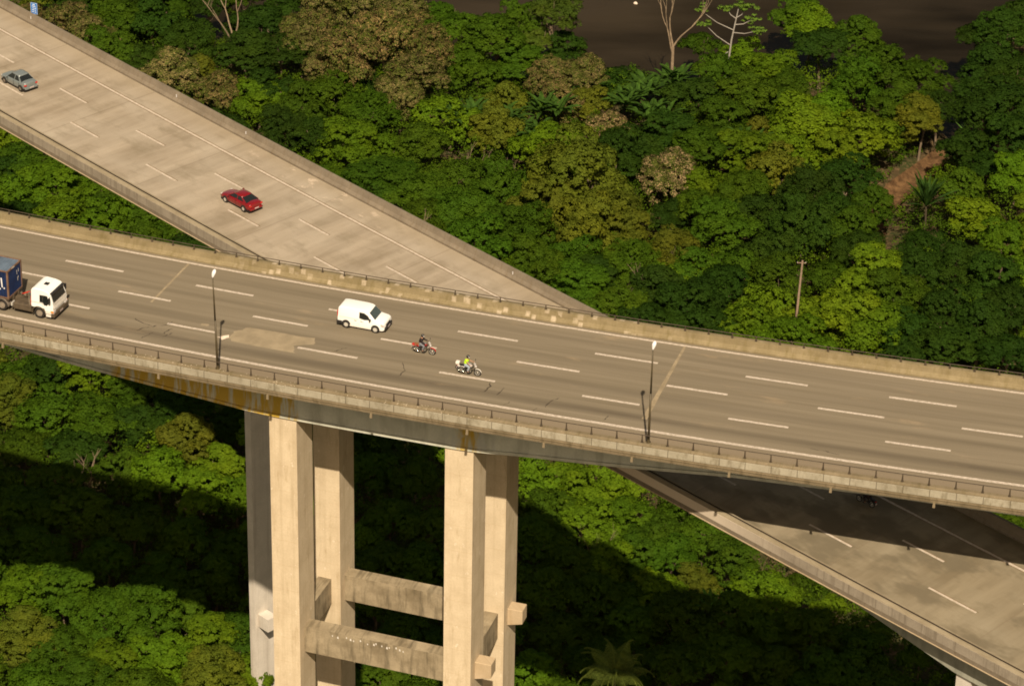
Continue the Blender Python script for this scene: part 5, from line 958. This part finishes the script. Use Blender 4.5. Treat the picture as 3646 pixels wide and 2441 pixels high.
# ---------------------------------------------------------------- people on motorcycles
def skin_body(name, joints, edges, rad, mat, parent, sub_=2):
    me = bpy.data.meshes.new(name); me.from_pydata([tuple(j) for j in joints], edges, []); me.update()
    o = bpy.data.objects.new(name, me); link(o, parent); s = o.modifiers.new('skin', 'SKIN'); me.skin_vertices[0].data[0].use_root = True
    for i, r in enumerate(rad): me.skin_vertices[0].data[i].radius = (r, r) if not isinstance(r, tuple) else r
    o.modifiers.new('sub', 'SUBSURF').render_levels = sub_; o.modifiers['sub'].levels = sub_; me.materials.append(mat)
    for p_ in me.polygons: p_.use_smooth = True
    return o
def motorcycle(F, s_rear, t, rz_add, label, rlabel, tank, jacket, jean, arms, extras, dark=False, seatm='black'):
    """rear contact at origin, front wheel at x = 1.32"""
    rz = F.h(s_rear)+rz_add; root = empty('motorcycle', F.p(s_rear, t), rz); tag(root, label, 'motorcycle', 'motorcycles on the viaducts')
    r = .305
    for x, nm in ((0, 'wheel'), (1.32, 'wheel')):
        w_ = empty(nm, (x, 0, r), 0, root)
        m = MB(); m.ring((0, 0, 0), (0, 1, 0), r-.045, .045, 28, 8); m.build('tyre', M['tyre'], w_, smooth=True)
        m = MB(); m.ring((0, 0, 0), (0, 1, 0), r-.10, .014, 24, 6)
        for k in range(12): a = k*.5236; m.tube([(0, .03*(-1)**k, 0), (math.cos(a)*(r-.1), 0, math.sin(a)*(r-.1))], .005, 4)
        m.cyl((0, -.07, 0), (0, .07, 0), .05, .05, 12); m.build('rim', M['rim'], w_)
    m = MB(); 
    for s in (-1, 1): m.tube([(1.32, s*.085, .305), (1.04, s*.085, .92)], .026, 8)
    m.build('fork', M['chrome'], root)
    m = MB(); m.tube([(1.03, -.36, 1.02), (1.02, -.22, 1.05), (1.08, 0, .98), (1.02, .22, 1.05), (1.03, .36, 1.02)][0:5], .014, 6); m.tube([(.94, -.38, 1.0), (1.03, -.30, 1.03)], .02, 6); m.tube([(.94, .38, 1.0), (1.03, .30, 1.03)], .02, 6); m.build('handlebar', M['black'], root)
    for s in (-1, 1):
        m = MB(); m.tube([(1.03, s*.28, 1.05), (1.02, s*.36, 1.24)], .008, 5); m.cyl((1.0, s*.38, 1.27), (1.03, s*.38, 1.27), .06, .06, 12); m.build('mirror', M['black'], root)
    m = MB(); m.cyl((1.12, 0, .86), (1.24, 0, .84), .07, .095, 14); m.cyl((1.24, 0, .84), (1.25, 0, .84), .095, .085, 14); m.build('headlight', M['lens'], root)
    m = MB(); n = 8; vs = []
    for i in range(n+1):
        a = math.pi*(.08+.62*i/n); c, d = math.cos(a), math.sin(a); vs += [(1.32+c*.345, -.06, .305+d*.345), (1.32+c*.36, 0, .305+d*.365), (1.32+c*.345, .06, .305+d*.345)]
    m.add(vs, [(i*3+j, i*3+j+1, i*3+4+j, i*3+3+j) for i in range(n) for j in range(2)]); m.build('front_fender', M[tank], root)
    m = MB(); m.tube([(1.02, 0, .88), (.80, 0, .70), (.42, 0, .62), (0, 0, .305)], .03, 8); m.tube([(.98, 0, .78), (.72, 0, .40), (.42, 0, .34), (.38, 0, .62)], .024, 8); m.tube([(0, .1, .305), (.4, .1, .36)], .022, 6); m.tube([(0, -.1, .305), (.4, -.1, .36)], .022, 6); m.build('frame', M['black'], root)
    m = MB(); m.add([(.98, 0, .93), (.90, .13, .84), (.55, .12, .80), (.48, 0, .76), (.90, -.13, .84), (.55, -.12, .80), (.86, 0, .99), (.58, 0, .90), (.92, .07, .74), (.92, -.07, .74), (.52, .07, .68), (.52, -.07, .68)], [(0, 1, 6), (1, 2, 7, 6), (2, 3, 7), (0, 6, 4), (4, 6, 7, 5), (5, 7, 3), (0, 8, 1), (1, 8, 10, 2), (2, 10, 3), (0, 4, 9), (4, 5, 11, 9), (5, 3, 11), (8, 9, 11, 10), (0, 9, 8), (3, 10, 11)]); o = m.build('fuel_tank', M[tank], root, smooth=True); o.modifiers.new('sub', 'SUBSURF').render_levels = 2
    m = MB(); m.box(-.22, .56, -.12, .12, .76, .84); m.build('seat', M[seatm], root, bevel=.04, seg=3)
    m = MB(); m.box(.46, .82, -.15, .15, .30, .58); m.cyl((.72, 0, .52), (.86, 0, .68), .075, .08, 12); m.build('engine', M['engine'], root, bevel=.03)
    m = MB(); m.tube([(.78, -.14, .44), (.70, -.17, .24), (.35, -.17, .24), (-.05, -.18, .34), (-.30, -.19, .44)], [.022, .026, .03, .05, .055], 10); m.build('exhaust_pipe', M['chrome'] if not dark else M['black'], root, smooth=True)
    m = MB(); m.tube([(-.02, -.13, .34), (-.10, -.13, .78)], .022, 6); m.tube([(-.02, .13, .34), (-.10, .13, .78)], .022, 6); m.build('shock_absorber', M['chrome'], root)
    m = MB(); vs = []
    for i in range(n+1):
        a = math.pi*(.28+.62*i/n); c, d = math.cos(a), math.sin(a); vs += [(c*.36, -.075, .305+d*.36), (c*.38, 0, .305+d*.38), (c*.36, .075, .305+d*.36)]
    m.add(vs, [(i*3+j, i*3+j+1, i*3+4+j, i*3+3+j) for i in range(n) for j in range(2)]); m.box(-.36, -.10, -.10, .10, .66, .80); m.build('tail', M[tank if not dark else 'black'], root)
    m = MB(); m.box(-.43, -.36, -.07, .07, .68, .76); m.build('tail_light', M['taill'], root, bevel=.015)
    m = MB(); m.box(-.46, -.44, -.09, .09, .44, .58); m.build('licence_plate', M['plate'], root)
    for kind in extras:
        if kind == 'box': m = MB(); m.box(-.52, -.20, -.17, .17, .84, 1.08); m.build('luggage_box', M['whitegrey'], root, bevel=.05, seg=3)
        if kind == 'visor': m = MB(); patch(m, [(1.16, -.14, .95), (1.16, .14, .95), (1.04, .12, 1.18), (1.04, -.12, 1.18)], th=.008); m.build('fly_screen', M['lens'], root)
    # rider: one continuous body, clothes, helmet
    pe = empty('person', tuple(Vector(F.p(s_rear, t))+Vector((0, 0, .0))), rz); tag(pe, rlabel, 'person', 'motorcycle riders')
    J = [(.30, 0, .92), (.34, 0, 1.12), (.40, 0, 1.32), (.44, 0, 1.42), (.47, 0, 1.50), (.50, 0, 1.60),           # pelvis..head 0-5
         (.42, .17, 1.38), (.58, .27, 1.16), (.86, .31, 1.06), (.42, -.17, 1.38), (.58, -.27, 1.16), (.86, -.31, 1.06),       # arms 6-11
         (.38, .12, .88), (.70, .22, .80), (.54, .22, .40), (.66, .22, .30), (.38, -.12, .88), (.70, -.22, .80), (.54, -.22, .40), (.66, -.22, .30)]   # legs 12-19
    E_ = [(0, 1), (1, 2), (2, 3), (3, 4), (4, 5), (3, 6), (6, 7), (7, 8), (3, 9), (9, 10), (10, 11), (0, 12), (12, 13), (13, 14), (14, 15), (0, 16), (16, 17), (17, 18), (18, 19)]
    rad = [.135, .12, .145, .09, .055, .09, .062, .046, .032, .062, .046, .032, .095, .07, .045, .035, .095, .07, .045, .035]
    skin_body('body', J, E_, rad, M['skin'], pe)
    # hands with separate fingers curled round the grips
    for s in (1, -1):
        hx, hy, hz = .90, s*.33, 1.045; Jh = [(.86, s*.31, 1.06), (hx, hy, hz)]; Eh = [(0, 1)]; Rh = [.028, .030]
        for k in range(4):
            o0 = hy+s*(k-1.5)*.019; l = (.034, .038, .036, .028)[k]; b = len(Jh); Jh += [(hx+.028, o0, hz+.016), (hx+.028+l*.8, o0, hz+.004), (hx+.022+l, o0, hz-.026), (hx+.012+l*.4, o0, hz-.046)]; Eh += [(1, b), (b, b+1), (b+1, b+2), (b+2, b+3)]; Rh += [.0095, .009, .0085, .008]
        b = len(Jh); Jh += [(hx+.004, hy-s*.040, hz-.012), (hx+.022, hy-s*.046, hz-.032), (hx+.040, hy-s*.036, hz-.040)]; Eh += [(1, b), (b, b+1), (b+1, b+2)]; Rh += [.011, .010, .009]
        skin_body('hand', Jh, Eh, Rh, M['skin'] if arms == 'bare' else M['black'], pe, 1)
    # jacket / vest
    Jj = [(.30, 0, .94), (.34, 0, 1.12), (.40, 0, 1.30), (.43, 0, 1.42), (.42, .17, 1.385), (.42, -.17, 1.385)]; Ej = [(0, 1), (1, 2), (2, 3), (3, 4), (3, 5)]; Rj = [.185, .170, .195, .115, .10, .10]
    if arms != 'bare': Jj += [(.58, .27, 1.16), (.84, .31, 1.07), (.58, -.27, 1.16), (.84, -.31, 1.07)]; Ej += [(4, 6), (6, 7), (5, 8), (8, 9)]; Rj += [.075, .052, .075, .052]
    else: Jj += [(.50, .22, 1.27), (.50, -.22, 1.27)]; Ej += [(4, 6), (5, 7)]; Rj += [.072, .072]
    skin_body('jacket', Jj, Ej, Rj, M[jacket], pe)
    Jt = [(.30, 0, .90), (.38, .12, .88), (.70, .22, .80), (.55, .22, .42), (.38, -.12, .88), (.70, -.22, .80), (.55, -.22, .42)]
    skin_body('trousers', Jt, [(0, 1), (1, 2), (2, 3), (0, 4), (4, 5), (5, 6)], [.165, .125, .100, .075, .125, .100, .075], M[jean], pe)
    for s in (-1, 1): m = MB(); m.box(.50, .76, s*.22-.045, s*.22+.045, .26, .36); m.build('shoe', M['black'], pe, bevel=.03, seg=2)
    m = MB(); n2, m2 = 16, 10; vs = []
    for j in range(m2+1):
        b_ = math.pi*j/m2
        for i in range(n2):
            a = 6.283*i/n2; vs.append((.505+.150*math.sin(b_)*math.cos(a), .128*math.sin(b_)*math.sin(a), 1.645+.150*math.cos(b_)))
    m.add(vs, [(j*n2+i, j*n2+(i+1) % n2, (j+1)*n2+(i+1) % n2, (j+1)*n2+i) for j in range(m2) for i in range(n2)]); m.build('helmet', M['helmet'], pe, smooth=True)
    m = MB(); vs = []
    for z, q in ((1.58, .152), (1.69, .156)):
        for i in range(7): a = -1.0+2.0*i/6; vs.append((.505+q*math.cos(a), q*.87*math.sin(a), z))
    m.add(vs, [(i, i+1, i+8, i+7) for i in range(6)]); m.build('visor', M['lens'], pe)
motorcycle(A, -5.60, -7.80, 0, 'red motorcycle ridden by the person in black on the upper viaduct', 'person in black jacket and helmet with grey trousers riding the red motorcycle', 'redm', 'jacketd', 'jeans', 'long', ['visor'], seatm='brownh')
motorcycle(A, -1.02, -9.87, 0, 'pale grey motorcycle with luggage box ridden by the person in lime vest', 'person in bright lime vest and dark helmet with pale jeans riding the grey motorcycle', 'whitegrey', 'jackety', 'jeansl', 'bare', ['box', 'visor'])
motorcycle(B, 43.05, -1.78, math.pi, 'black motorcycle in deep shade on the lower viaduct beneath the asphalt deck', 'person in black clothes riding in the shade on the lower viaduct', 'black', 'jacketd', 'jacketd', 'long', [], True)
